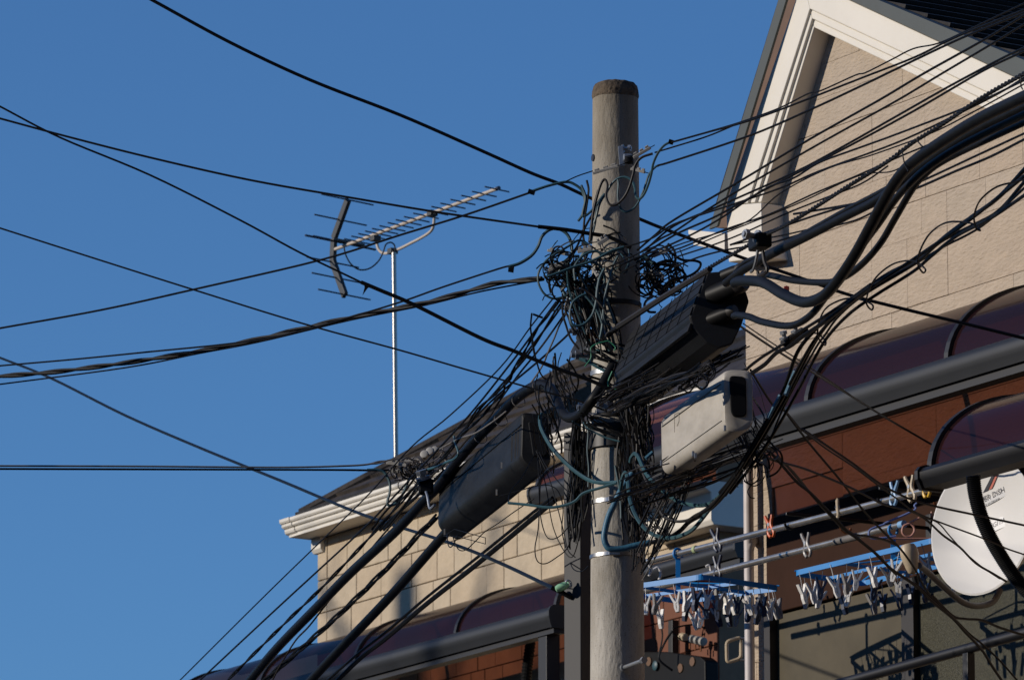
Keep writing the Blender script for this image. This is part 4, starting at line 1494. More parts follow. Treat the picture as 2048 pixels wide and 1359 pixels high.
wire('drop_wire', 'drop wire bunch knotted above the laundry pole', C('d2', [(20, 350), (160, 480), (330, 690), (460, 830), (600, 970), (760, 1000), (900, 1030), (1010, 1075)]), (20.3, 21.6), 2.6, 'black', GD)
wire('drop_wire', 'thin drop wire next to the knotted bunch', C('d2', [(0, 290), (80, 400), (200, 540), (380, 730), (560, 920), (660, 990), (760, 1080), (860, 1180), (1000, 1320)]), (20.3, 21.6), 1.6, 'black', GD)

# ---- teal cables round the foot of the tangle
GT = 'teal cables round the pole'
wire('teal_cable', 'teal cable arching from the long black box across the pole', C('c5', [(1400, 600), (1360, 610), (1350, 660), (1370, 740), (1450, 880), (1560, 1000), (1680, 1100), (1800, 1160), (1950, 1165), (2047, 1145)]) + [(1262, 950)], (21.2, 20.72), 4.2, 'teal', GT)
wire('teal_cable', 'teal cable hanging in the shallow loop under the cream box', C('e1', [(345, 360), (360, 300), (400, 265), (440, 310), (480, 400), (540, 510), (640, 620), (760, 720), (880, 800), (1000, 840), (1120, 855), (1230, 840), (1300, 800), (1380, 720)]) + [(1470, 950)], (20.5, 19.9), 4.2, 'teal', GT)
wire('teal_cable', 'teal cable hanging in the deep loop down to the laundry poles', C('e1', [(230, 700), (245, 600), (262, 520), (285, 482), (310, 520), (325, 660), (345, 800), (400, 950), (480, 1080), (580, 1170), (700, 1215), (820, 1225), (940, 1190), (1050, 1130), (1150, 1020), (1250, 890), (1340, 780), (1400, 700)]), (20.55, 20.0), 4.2, 'teal', GT)
wire('taped_cable', 'fat blue-taped cable bending in a hook in front of the pole', C('e1', [(370, 485), (290, 600), (220, 720), (160, 850), (110, 950), (70, 1080), (50, 1210), (70, 1300), (120, 1345), (250, 1345), (400, 1310), (575, 1275)]), (20.55, 20.55), 6.4, 'blue_teal', GT, sides=12)
wire('black_cable', 'black cable continuing from the blue-taped hook up to the lashed bundle', C('e1', [(560, 1278), (750, 1235), (900, 1150), (1020, 1035), (1180, 945), (1330, 820), (1450, 680), (1560, 520)]) + [(1500, 920), (1530, 860)], (20.55, 19.7), 4.6, 'black', GT)
wire('grey_cable', 'grey-brown cable falling steeply then curving right under the cream box', C('e1', [(430, 390), (470, 440), (520, 560), (600, 720), (660, 860), (710, 960), (780, 1010), (880, 1035), (1000, 1020), (1080, 970), (1200, 900), (1400, 720)]), (20.5, 19.9), 3.2, 'brownwire', GT)
wire('teal_cable', 'teal cable end poking left of the pole under the long box', C('c6', [(1090, 635), (1250, 650), (1420, 672), (1550, 655), (1640, 620), (1710, 555), (1850, 510), (1980, 470)]), (20.9, 20.7), 3.0, 'teal', GT)
wire('teal_cable', 'slim teal cable down the right edge of the pole', C('e1', [(170, 400), (190, 500), (215, 650), (235, 850), (240, 1000)]), 20.75, 2.4, 'teal', GT)
wire('teal_cable', 'teal stub above the hook of blue tape', C('e1', [(520, 320), (600, 250)]), 20.3, 4.5, 'blue_teal', GT)
wire('teal_cable', 'thin teal cable along the left edge of the pole', C('c5', [(1735, 560), (1745, 760), (1738, 900), (1750, 1050), (1745, 1200)]), 20.9, 1.8, 'teal', GT)
wire('green_wire', 'thin green earth wire by the anchor bracket', C('c3', [(80, 870), (130, 800), (130, 720), (180, 685), (240, 668), (280, 665), (330, 712), (320, 740)]), 20.7, 1.4, 'green')
wire('green_wire', 'thin green earth wire looping under the upper box', C('c3', [(305, 910), (270, 1000), (290, 1050), (350, 1055), (400, 1030)]), 20.55, 1.6, 'green')

# ---- loops near the pole top
GO = 'loops near the pole top'
wire('loop_cable', 'teal loop from the high tape wrap round in front of the pole', C('c1', [(1400, 750), (1340, 785), (1290, 850), (1255, 930), (1240, 1010), (1215, 1100), (1180, 1180), (1140, 1220), (1110, 1190), (1105, 1130), (1080, 1070), (1030, 1040), (970, 1050), (920, 1090), (870, 1170), (820, 1250), (790, 1359), (770, 1420)]), (20.6, 20.72, 20.8), 2.5, 'teal', GO)
wire('loop_cable', 'teal loop hanging lowest on the pole front', C('c1', [(1300, 945), (1270, 960), (1220, 1020), (1190, 1110), (1160, 1190), (1130, 1250), (1090, 1300), (1030, 1325), (985, 1290), (965, 1200), (970, 1100), (965, 1060)]), 20.74, 2.4, 'teal', GO)
wire('loop_cable', 'brown-black loop wriggling down the pole front', C('c1', [(1250, 848), (1160, 880), (1110, 940), (1090, 1020), (1060, 1120), (1020, 1200), (960, 1260), (900, 1265), (870, 1200), (880, 1110), (860, 1060), (830, 1090), (800, 1180), (770, 1300), (755, 1400), (740, 1560)]), (20.66, 20.74, 20.8), 2.7, 'brownwire', GO)
for lb, pts, m_, r_ in (
        ('black riser wire down the left edge of the pole, first', C('c2', [(1010, 0), (970, 150), (950, 300), (935, 430)]), 'black', 2.8),
        ('black riser wire down the left edge of the pole, second', C('c2', [(915, -80), (930, 0), (915, 120), (895, 250), (888, 390), (910, 450)]), 'black', 2.5),
        ('teal riser curling into the tangle from the pole top', C('c2', [(1060, 30), (1000, 120), (985, 260), (960, 370), (950, 440)]), 'teal', 2.6),
        ('teal riser with a sharp bend left of the pole', C('c2', [(870, -40), (905, 60), (880, 205), (920, 200), (990, 130), (1060, 40)]), 'teal', 2.7),
        ('dark riser slanting left of the pole into the tangle', C('c2', [(960, 200), (910, 290), (870, 380), (830, 470), (760, 560)]), 'navy', 2.4)):
    wire('riser_cable', lb, pts, 20.85, r_, m_, GO)
for lb, pts, m_, r_, Y_ in (
        ('dark ring loop on the sky side of the tangle', [(940, 500), (920, 440), (850, 412), (780, 450), (700, 500), (620, 545), (560, 605), (520, 680), (520, 760), (560, 840), (620, 882), (680, 885), (760, 860)], 'teal', 2.4, 20.82),
        ('teal arch over the middle of the tangle', [(820, 740), (812, 640), (850, 570), (910, 520), (990, 500), (1060, 525), (1160, 490), (1220, 480)], 'teal', 2.8, 20.72),
        ('teal cable rising from the twisted pair through the tangle', [(590, 710), (700, 670), (800, 632), (900, 600), (1000, 560), (1110, 500), (1220, 465)], 'teal', 2.8, 20.7),
        ('straight light teal cable down the shaded side of the pole', [(1170, 540), (1130, 620), (1110, 700), (1080, 800), (1060, 900), (1050, 1020), (1070, 1105)], 'teal', 2.7, 20.72),
        ('big teal loop hanging from the tangle to the anchor bolts', [(1060, 640), (1020, 720), (1000, 820), (990, 920), (960, 1020), (900, 1090), (840, 1112), (790, 1090), (778, 1000), (800, 920), (860, 870), (910, 850)], 'teal', 3.0, 20.66),
        ('teal cable bowing down to the anchor bolts', [(900, 860), (960, 930), (1010, 1010), (1040, 1090)], 'teal', 2.6, 20.7),
        ('teal cable behind the big loop down to the bolts', [(1080, 880), (1100, 960), (1130, 1040), (1140, 1090)], 'teal', 2.8, 20.74),
        ('brown twin wire bowing over the big teal loop', [(820, 810), (900, 820), (970, 870), (1030, 940), (1080, 1010)], 'brownwire', 2.2, 20.62),
        ('dark hooked cable right of the pole', [(1600, 450), (1565, 470), (1620, 525), (1700, 572), (1800, 578), (1848, 602), (1820, 660), (1740, 708), (1620, 732), (1545, 790), (1522, 860)], 'navy', 2.8, 20.75),
        ('dark arch right of the pole above the upper box', [(1360, 540), (1450, 600), (1580, 610), (1680, 650), (1728, 710), (1700, 770)], 'navy', 2.8, 20.8),
        ('dark small arch right of the pole', [(1545, 860), (1560, 790), (1620, 740), (1680, 750), (1720, 780)], 'navy', 2.6, 20.84),
        ('thick dark cable curving behind the pole on the right', [(1400, 690), (1460, 740), (1500, 790), (1520, 860)], 'dull', 5.5, 20.95),
        ('pale teal stub right of the pole', [(1330, 540), (1380, 560), (1440, 590)], 'teal', 3.6, 20.8),
        ('second pale teal stub right of the pole', [(1370, 520), (1420, 560), (1455, 600)], 'teal', 3.2, 20.78)):
    wire('loop_cable', lb, C('c2', pts), Y_, r_, m_, GO)


# ---- grey drop-wire clamps
def clamp(px, py, Y, ang, L_=58, w=9, lab='grey plastic drop-wire clamp'):
    s_ = 1 / ppm(Y)
    c = atY(px, py, Y)
    d = V((math.cos(ang), -.25, math.sin(ang))).normalized()
    root = empty('wire_clamp', c, lab, 'clamp', 'drop-wire clamps')
    up_ = V((-math.sin(ang), -.3, math.cos(ang))).normalized()
    q = MB()
    q.bar(c - d * L_ * s_ / 2, c + d * L_ * s_ / 2, w * s_ * .8, w * s_ * .55, up=up_)
    b_ = q.build('channel', M['plastic_grey'], root, bevel=.0015)
    for t in (-.32, .02, .34):
        q = MB()
        p = c + d * L_ * s_ * t + up_ * w * s_ * .42
        q.obox(p, d * L_ * s_ * .09, d.cross(up_).normalized() * w * s_ * .33, up_ * w * s_ * .26)
        q.build('wedge', M['plastic_grey'] if t else M['dull'], root, bevel=.001)
    q = MB()
    q.tube([c + d * L_ * s_ * .5, c + d * L_ * s_ * .75], .0016, 5)
    q.build('tail_wire', M['black'], root)
    return root


clamp(1211, 339, 20.84, R(14), 54, 10, 'grey clamp lying across the left front of the pole top')
clamp(1284, 305, 20.74, R(28), 40, 11, 'grey clamp right of the pole top under the tape wrap')
clamp(1276, 341, 20.76, R(-18), 30, 10, 'grey clamp right of the pole top, lower one')
clamp(1117, 505, 20.84, R(-16), 46, 10, 'grey clamp sticking out left at the top of the tangle')
clamp(1113, 534, 20.8, R(20), 34, 11, 'grey clamp pointing left in the middle of the tangle')
clamp(1206, 482, 20.72, R(30), 24, 14, 'square grey clamp at the top of the tangle on the pole')
clamp(1170, 500, 20.74, R(10), 30, 12, 'grey clamp in the heart of the tangle')
clamp(1190, 545, 20.7, R(-60), 22, 8, 'pale clamp on the lower edge of the tangle')
clamp(1322, 505, 20.82, R(20), 34, 14, 'dark grey clamp sticking out right of the pole')
clamp(1300, 548, 20.9, R(-25), 26, 14, 'grey clamp close right of the pole')
clamp(1318, 552, 20.86, R(-40), 20, 12, 'pale clamp in the loops right of the pole')
clamp(794, 927, Yc - .1, R(-10), 42, 11, 'grey clamp on the upper level wire at the eave')
clamp(800, 940, Yc - .08, R(8), 50, 10, 'grey clamp on the lower level wire at the eave')
clamp(818, 921, Yc - .12, R(4), 18, 8, 'short grey clamp between the eave clamps')
for k, (x, y, rr) in enumerate(((851, 911, 8), (862, 905, 8), (872, 902, 7))):
    q = MB()
    p = atY(x, y, Yc - .2)
    q.lathe(p, (-.35, -1, .25), [(0, rr / ppm(Yc)), (.004, rr * 1.05 / ppm(Yc)), (.02, rr / ppm(Yc)), (.022, rr * .7 / ppm(Yc))], 14)
    tag(q.build('round_terminal', M['plastic_grey'], smooth=True), ['leftmost', 'middle', 'rightmost'][k] + ' of three round grey terminals by the eave clamps', 'terminal', 'row of round terminals')
wire('drop_wire_tail', 'teal cable looping down over the white gutter from the eave clamps', C('e7', [(-40, 540), (100, 538), (190, 570), (250, 660), (275, 760), (265, 870), (240, 960), (250, 1020), (330, 1010), (410, 930), (470, 820), (510, 720), (550, 640)]), Yc - .05, 3.0, 'teal')
wire('drop_wire_tail', 'thin grey loop hanging from the eave clamps', C('e7', [(470, 590), (440, 650), (395, 700), (385, 770), (430, 810), (480, 790)]), Yc - .05, 1.4, 'greywire')
wire('drop_wire_tail', 'teal cable from the fan down to the eave clamps', C('e7', [(1145, 80), (1165, 180), (1195, 260), (1205, 330), (1150, 390), (1040, 435), (900, 500), (720, 550)]), ('S', -.2), 2.4, 'teal')
wire('drop_wire_tail', 'cream wire coil among the eave clamps', C('e7', [(1000, 235), (970, 330), (900, 400), (820, 440), (740, 490), (650, 470), (640, 430), (690, 400), (720, 430), (680, 460), (600, 490)]), Yc - .15, 1.3, 'greywire')
wire('drop_wire_tail', 'grey wire arching over the eave clamps', C('e7', [(0, 460), (120, 450), (240, 410), (330, 395), (420, 400), (480, 440)]), Yc - .12, 1.6, 'greywire')
ec = empty('suspension_clamp', onS(850, 975, -.2), 'black bolted suspension clamp with bent grey rod left of the long box', 'clamp')
q = MB()
c = onS(852, 973, -.2)
q.obox(c, (.028, 0, 0), (0, .02, 0), (0, 0, .03))
q.build('jaw', M['dull'], ec, bevel=.008)
hexbolt(ec, c + V((-.01, -.02, .03)), (-.3, -.3, 1), .02, .012)
q = MB()
q.tube(smooth_path([onS(x, y, -.22) for x, y in C('e7', [(765, 840), (785, 900), (800, 980), (815, 1060), (845, 1055), (885, 1015)])], 5), .0052, 7)
q.build('bent_rod', M['steel'], ec, smooth=True)
wire('street_wire', 'dark wires gathered over the gutter into the suspension clamp', C('e7', [(780, 590), (740, 640), (700, 740), (620, 800), (560, 900), (440, 1060), (300, 1240), (190, 1359)]), ('S', -.15), 2.6, 'black', G)
wire('street_wire', 'dark wire crossing the gutter to the street fan', C('e7', [(650, 590), (560, 720), (440, 880), (300, 1010), (150, 1180), (30, 1350)]), ('S', -.12), 2.4, 'black', G)
wire('street_wire', 'second dark wire crossing the gutter to the street fan', C('e7', [(1000, 560), (880, 680), (800, 740), (640, 900), (480, 1040), (250, 1250), (140, 1359)]), ('S', -.1), 3.2, 'black', G)


# ---- uncountable tangles of thin wire
def tangle(label, regions, n, rpx, Y0, Y1, mats_, seed, knots=5, flow=None, jit=1.0, cat='wires'):
    rg_ = random.Random(seed)
    q = MB()
    for i in range(n):
        cx_, cy_, rx_, ry_ = rg_.choice(regions)
        pts = []
        a0 = rg_.uniform(0, 6.28)
        if flow:
            fx, fy = flow
            x0 = cx_ + rg_.uniform(-1, 1) * rx_
            y0 = cy_ + rg_.uniform(-1, 1) * ry_
            ln = rg_.uniform(.7, 1.45)
            bend = rg_.uniform(-1, 1) * 17 * jit
            for k in range(knots):
                t = k / (knots - 1) - .5
                pts.append((x0 + fx * t * ln + bend * (1 - 4 * t * t) + rg_.uniform(-2.4, 2.4) * jit, y0 + fy * t * ln + rg_.uniform(-2.4, 2.4) * jit))
        else:
            # a strand that wanders through the region, curling now and then
            turn = rg_.choice((-1, 1)) * rg_.uniform(.15, .95)
            sx_, sy_ = rg_.uniform(-.85, .85) * rx_, rg_.uniform(-.85, .85) * ry_
            x_, y_ = cx_ + sx_, cy_ + sy_
            st_ = rg_.uniform(.28, .62) * (rx_ + ry_) / 2
            for k in range(knots + 1):
                pts.append((x_, y_))
                a0 += turn + rg_.uniform(-.3, .3)
                x_ += st_ * math.cos(a0) - .22 * (x_ - cx_)
                y_ += st_ * math.sin(a0) - .22 * (y_ - cy_)
        ya, yb = rg_.uniform(Y0, Y1), rg_.uniform(Y0, Y1)
        P = [atY(x, y, ya + (yb - ya) * k / len(pts)) for k, (x, y) in enumerate(pts)]
        q.cur = rg_.randrange(len(mats_))
        q.tube(smooth_path(P, 5), rpx * rg_.choice((.6, .75, .9, 1.0, 1.2, 1.7)) / ppm((Y0 + Y1) / 2), 5)
    o = q.build('tangled_wires', [M[m_] for m_ in mats_], smooth=True)
    return tag(o, label, cat, None, 'stuff')


tangle('knot of thin black and teal wires gripping the pole at the clamps', [(1150, 535, 58, 30), (1168, 565, 34, 58), (1195, 520, 66, 24), (1130, 570, 38, 36), (1180, 600, 26, 40), (1112, 540, 26, 18)], 110, 1.6, 20.72, 20.95, ['black', 'black', 'brownwire', 'dull', 'dull', 'teal'], 21)
tangle('wires streaming down the pole from the knot to the anchor bolts', [(1195, 630, 30, 16), (1180, 620, 26, 20), (1170, 600, 20, 14), (1165, 640, 22, 14)], 66, 1.9, 20.7, 20.88, ['black', 'teal', 'brownwire', 'black'], 22, flow=(30, 95))
tangle('loops of dark wire right of the pole above the upper box', [(1315, 535, 46, 28), (1335, 560, 36, 26), (1300, 560, 20, 44)], 58, 1.6, 20.75, 21.1, ['black', 'navy', 'black'], 23)
tangle('mass of thin wires hanging on the shaded side of the pole behind the cream box', [(1268, 810, 26, 50), (1272, 860, 26, 50), (1258, 770, 24, 20), (1270, 910, 24, 30), (1285, 850, 14, 50)], 115, 1.7, 20.55, 21.0, ['black', 'dull', 'brownwire', 'black'], 24, flow=(14, 110))
tangle('ragged wires bunched under the upper box', [(1335, 762, 56, 9), (1395, 732, 46, 10), (1280, 790, 36, 14), (1365, 746, 56, 9), (1255, 775, 16, 18)], 84, 1.5, 20.0, 20.5, ['black', 'brownwire', 'dull', 'black'], 25, flow=(90, -48))
tangle('curled wire ends in the bunch under the upper box', [(1300, 784, 44, 12), (1360, 754, 44, 12), (1400, 728, 30, 10)], 40, 1.3, 20.0, 20.5, ['black', 'brownwire', 'dull'], 26)
tangle('sprays of thin wire out of the end of the cream box', [(1488, 815, 26, 34), (1505, 860, 24, 40), (1492, 880, 24, 30)], 26, 1.2, 19.6, 19.9, ['dull', 'brownwire', 'black'], 27, flow=(34, 80))
tangle('matted wires slung below the cream box', [(1420, 925, 70, 16), (1380, 950, 40, 14), (1450, 905, 50, 16), (1350, 960, 30, 24), (1300, 950, 20, 30)], 66, 1.5, 19.8, 20.5, ['black', 'brownwire', 'dull', 'black'], 28, flow=(120, -46))
tangle('loops of thin wire dangling right of the lashed bundle', [(1520, 950, 30, 40), (1500, 960, 30, 30), (1530, 910, 14, 44)], 15, 1.3, 19.6, 19.9, ['black'], 29, knots=6)
tangle('strands fanning down from the cream box to the laundry poles', [(1335, 1010, 26, 40), (1350, 990, 30, 40), (1322, 1040, 16, 30)], 24, 1.5, 20.1, 20.5, ['black', 'brownwire', 'black'], 30, flow=(-70, 150), jit=.7)
tangle('curled wire below the cream box beside the pole', [(1312, 1030, 22, 26), (1300, 1000, 22, 40), (1330, 1050, 20, 20)], 22, 1.3, 20.3, 20.6, ['black', 'brownwire'], 31)
tangle('curtain of thin black wires draped over the square post', [(1160, 930, 14, 34), (1156, 900, 11, 20), (1163, 960, 12, 30), (1150, 1000, 10, 20)], 90, 1.4, 20.92, 21.2, ['black', 'dull', 'black'], 32, flow=(-4, 130), jit=.5)
tangle('thin wires crossing at the end of the long black box', [(1090, 850, 18, 40), (1105, 800, 22, 18), (1110, 870, 16, 50), (1125, 760, 24, 24)], 44, 1.3, 21.0, 21.6, ['black', 'dull'], 33, flow=(14, 60))
tangle('loose ends and wire scraps among the eave clamps', [(850, 935, 40, 10), (815, 938, 36, 8), (880, 925, 24, 10)], 40, 1.2, Yc - .3, Yc, ['black', 'greywire', 'brownwire', 'black'], 34)
tangle('dark wires clumped at the foot of the pole tangle', [(1255, 960, 16, 60), (1272, 1000, 16, 60), (1282, 1040, 10, 40)], 50, 1.5, 20.75, 21.0, ['black', 'dull'], 35, flow=(8, 130), jit=.7)
# single thin loops that can be followed by eye
GW = 'thin wire loops dangling under the long box'
for k, pts in enumerate((
        [(1330, 200), (1340, 400), (1350, 700), (1390, 880), (1440, 930), (1520, 900), (1600, 800), (1660, 650)],
        [(1330, 220), (1400, 500), (1450, 800), (1520, 980), (1600, 1080), (1650, 1000), (1700, 750)],
        [(1310, 230), (1200, 430), (1110, 540), (1095, 620), (1120, 635)],
        [(1360, 250), (1340, 800), (1310, 1000), (1330, 1110), (1400, 1130), (1500, 1070), (1570, 1010), (1620, 900)],
        [(1580, 1060), (1620, 1170), (1690, 1195), (1750, 1150)],
        [(590, 890), (600, 980), (630, 990), (680, 900)],
        [(640, 920), (680, 1010), (740, 1020), (820, 950), (900, 870), (1010, 800), (1150, 700), (1300, 600)],
        [(1320, 210), (1420, 420), (1480, 620), (1540, 850), (1580, 1020), (1640, 1080)],
        [(1340, 210), (1400, 330), (1500, 460), (1600, 560), (1640, 580)],
        [(1020, 580), (1150, 545), (1300, 500), (1420, 490), (1500, 540), (1540, 680), (1530, 850), (1560, 1000)])):
    wire('dangling_wire', 'thin black wire dangling in a loop under the long black box', C('c6', pts), (21.3, 21.0), 1.15, 'black', GW)

tangle('dark wires wound round the pole between the anchor bracket and the collar', [(1215, 720, 34, 14), (1225, 760, 36, 14), (1200, 850, 20, 14), (1232, 700, 40, 12)], 40, 1.8, 20.72, 20.86, ['black', 'dull', 'brownwire', 'teal'], 36, flow=(50, 24))

# frayed bundle slung between the upper box and the cream box; it shades the cream box
rgf = random.Random(77)
q = MB()
cl = [(1222, 820), (1252, 800), (1285, 785), (1320, 769), (1350, 757), (1380, 744), (1400, 735), (1420, 726)]
for i in range(22):
    oy = rgf.uniform(-7, 9)
    P_ = []
    st, en = rgf.randint(0, 2), rgf.randint(5, 8)
    for (x, y) in cl[st:en]:
        P_.append(atY(x + rgf.uniform(-6, 6), y + oy + rgf.uniform(-5, 5), 20.14 - (x - 1228) / 130 * .70 + rgf.uniform(-.02, .02)))
    if i % 4 == 0:
        p_ = P_[-1]
        P_ += [p_ + V((.02, 0, -.025)), p_ + V((.0, 0, -.05)), p_ + V((-.03, 0, -.03))]
    q.cur = i % 3
    q.tube(smooth_path(P_, 5), rgf.choice((1.2, 1.6, 2.2)) / ppm(19.8), 5)
tag(q.build('tangled_wires', [M['black'], M['brownwire'], M['dull']], smooth=True), 'frayed wire bundle slung above the cream box and shading its face', 'wires', None, 'stuff')
# ================================================================== television antenna on the hipped roof
YA = 42.3
top = atY(789, 505, YA)
foot = atY(793, 912, YA)
ant = empty('television_antenna', foot, 'long beige yagi television antenna on a steel mast over the hipped roof', 'antenna')
q = MB()
q.cyl(V((foot.x, foot.y, foot.z - .25)), V((top.x - .004, top.y, top.z)), .0165, 14)
q.build('mast', M['mast'], ant, smooth=True)
Bm = atY(831, 438, YA - .05)
pxm = ppm(YA)


def boomat(x, y):
    """point of the boom under a picture position: the boom runs parallel to the facades"""
    return hit(x, y, Bm, NH)


b0, b1 = boomat(666, 500), boomat(995, 377)
q = MB()
q.cyl(b0, b1, .0125, 12)
q.build('boom', M['antenna_white'], ant, smooth=True)
q = MB()
q.cyl(b1 - (b1 - b0).normalized() * .01, b1 + (b1 - b0).normalized() * .02, .0145, 12)
q.build('end_cap', M['antenna_dark'], ant, smooth=True)
zs = [1695, 1595, 1510, 1425, 1345, 1273, 1203, 1127, 1052, 985, 920, 852, 791, 734, 677, 620, 560]
rodd = V((NH.x, NH.y, .06)).normalized()
for i, zx in enumerate(zs):
    x = 580 + zx * 500 / 2047
    t = (x - 666) / (995 - 666)
    p = b0.lerp(b1, t) + V((0, 0, -.004))
    h = .098 + .012 * i / len(zs)
    q = MB()
    q.cyl(p + rodd * h, p - rodd * h, .0052, 8)
    q.build('director', M['antenna_dark'], ant, smooth=True)
dv = b0.lerp(b1, .07)
q = MB()
q.bar(dv + rodd * .1 + ZH * .03, dv - rodd * .16 + ZH * .03, .05, .02)
q.build('dipole_box', M['reflector'], ant, bevel=.004)
q = MB()
q.cyl(dv + rodd * .32 + ZH * .02, dv - rodd * .26 + ZH * .02, .008, 8)
q.build('dipole', M['antenna_dark'], ant, smooth=True)
# V-shaped reflector frame and its rods
rt, rc_, rb = boomat(*C('c7', [(476, 240)])[0]), boomat(*C('c7', [(345, 655)])[0]), boomat(*C('c7', [(450, 1028)])[0])
rcu, rcd = boomat(*C('c7', [(360, 560)])[0]), boomat(*C('c7', [(350, 745)])[0])
for a, b in ((rt, rcu), (rcu, rcd), (rcd, rb)):
    q = MB()
    q.bar(a, b, .055, .03, up=NH)
    q.build('reflector_arm', M['reflector'], ant, bevel=.004)
for (x0, y0), (x1, y1) in (((250, 190), (690, 293)), ((195, 357), (633, 460)), ((135, 523), (670, 640)), ((130, 705), (570, 803)), ((175, 836), (610, 932)), ((225, 970), (665, 1067))):
    p = boomat(*C('c7', [((x0 + x1) / 2, (y0 + y1) / 2)])[0])
    q = MB()
    q.cyl(p + rodd * .215, p - rodd * .215, .0058, 8)
    q.build('reflector_rod', M['antenna_dark'], ant, smooth=True)
q = MB()
up_ = C('c7', [(1162, 368), (1155, 450), (1130, 500), (1060, 548), (960, 600), (880, 640), (800, 672), (745, 678), (708, 650), (692, 600), (690, 540)])
q.tube(smooth_path([boomat(*p) - NH * .02 for p in up_], 5), .0105, 10)
q.build('mount_tube', M['antenna_white'], ant, smooth=True)
for x, y in C('c7', [(1165, 355), (700, 560), (840, 665)]):
    q = MB()
    p = boomat(x, y)
    q.obox(p, UH * .028, NH * .03, ZH * .02)
    q.build('mount_clamp', M['reflector'], ant, bevel=.004)
wire('coax', None, C('c7', [(440, 610), (455, 690), (500, 770), (570, 815), (650, 805), (720, 750), (760, 680), (785, 610), (825, 592), (855, 615), (862, 660)]), YA - .08, 1.6, 'black', parent=ant)

# ================================================================== laundry on the gable-house balcony
LP1 = [FA.pt(1262, 1131, .78), FA.pt(1884, 972, .78)]
LP2 = [FA.pt(1262, 1188, .50), FA.pt(1800, 1049, .50)]
GP = 'laundry poles on the balcony'
for (a, b), lb, dark in ((LP1, 'outer stainless laundry pole with coloured clips', 0), (LP2, 'inner shaded laundry pole behind the blue peg hangers', 1)):
    d = (b - a).normalized()
    root = empty('laundry_pole', a, lb, 'laundry pole', GP)
    q = MB()
    q.cyl(a - d * .2, b, .0135, 16)
    q.build('tube', M['chrome'], root, smooth=True)
    q = MB()
    q.cyl(b - d * .001, b + d * .03, .0155, 16)
    q.build('end_cap', M['lightblue'], root, smooth=True)
q = MB()
a, b = LP2
d = (b - a).normalized()
p = FA.pt(1690, 1078, .50)
q.cyl(p - d * .07, p + d * .09, .0158, 14)
tag(q.build('tape_wrap', M['greywire'], smooth=True), 'frayed grey tape on the inner laundry pole', 'tape')
# brackets that carry the poles
for x, y in ((1572, 1036), (1758, 985)):
    e = FA.pt(x, y, .80)
    c = e - NH * .74 + ZH * .03
    root = empty('pole_bracket', c, 'black bracket arm carrying the laundry poles ' + ('beside the orange clip' if x < 1600 else 'beside the pale blue clip'), 'bracket', 'laundry brackets')
    q = MB()
    q.obox(c, UH * .018, NH * .02, ZH * .06)
    q.build('wall_plate', M['alu_black'], root, bevel=.003)
    q = MB()
    q.bar(c, e + ZH * .02, .012, .014)
    q.build('arm', M['alu_black'], root, bevel=.003)
    for o_ in (.02, .30):
        q = MB()
        c0 = e - NH * o_ + ZH * (.012 + .04 * o_)
        pts = [c0 + NH * (.026 * math.cos(t)) + ZH * (-.03 + .026 * math.sin(t)) for t in [math.pi * (1.05 + .1 * i) for i in range(10)]]
        q.tube(pts, .0055, 6)
        q.build('cradle', M['copper'] if o_ > .1 else M['alu_black'], root, smooth=True)


def laundry_clip(p, ax, m, label, sc=1.0, lean=0.0):
    """big spring clip: two curved arms crossing at a pivot"""
    root = empty('laundry_clip', p, label, 'clip', 'clips on the laundry poles')
    up_ = (ZH + ax * lean).normalized()
    for sgn in (-1, 1):
        q = MB()
        pts = []
        for t in range(9):
            u_ = t / 8
            h = (-.032 + .085 * u_) * sc
            ks = [.008, .0165, .0175, .0125, .0065, .0075, .0125, .0185, .022]
            w = sgn * ks[t] * sc
            pts.append(p + up_ * h + ax * w)
        q.tube(pts, [.0065 * sc * (1.1 - .25 * abs(i - 4) / 4) for i in range(9)], 8)
        q.build('arm', M[m], root, smooth=True)
    q = MB()
    nn_ = ax.cross(up_).normalized()
    c = p + up_ * .017 * sc
    q.cyl(c - nn_ * .009 * sc, c + nn_ * .009 * sc, .0065 * sc, 10)
    q.build('spring', M['steel'], root, smooth=True)
    return root


dL = (LP1[1] - LP1[0]).normalized()
for x, y, m_, lb, sc, ln, row in (
        (1434, 1086, 'navy_plastic', 'navy laundry clip on the outer pole near the concrete pole', 1.25, -.3, .78),
        (1541, 1058, 'orange', 'orange laundry clip on the outer pole', 1.15, -.25, .78),
        (1675, 1022, 'tan_plastic', 'cream laundry clip upright on the outer pole above the inner one', 1.0, -.3, .78),
        (1787, 993, 'lightblue', 'pale blue laundry clip on the outer pole', 1.15, .1, .78),
        (1822, 984, 'tan_plastic', 'tan laundry clip beside the pale blue one', 1.3, -.2, .78),
        (1853, 976, 'yellow', 'yellow laundry clip below the near canopy', 1.2, .0, .78),
        (1435, 1142, 'navy_plastic', 'navy laundry clip on the inner pole', 1.25, .0, .50),
        (1614, 1096, 'clear_plastic', 'grey see-through laundry clip on the inner pole', 1.25, -.2, .50)):
    laundry_clip(FA.pt(x, y, row) + V((0, -.012, 0)), (dL * .6 + NH * .35).normalized() if sc < 1.1 else dL, m_, lb, sc, ln)
q = MB()
p = FA.pt(1391, 1098, .78)
q.cyl(p - dL * .009, p + dL * .009, .0165, 14)
tag(q.build('rubber_ring', mat('pale_green_rubber', lin(186, 200, 150), .5), smooth=True), 'pale green ring round the outer laundry pole', 'ring')


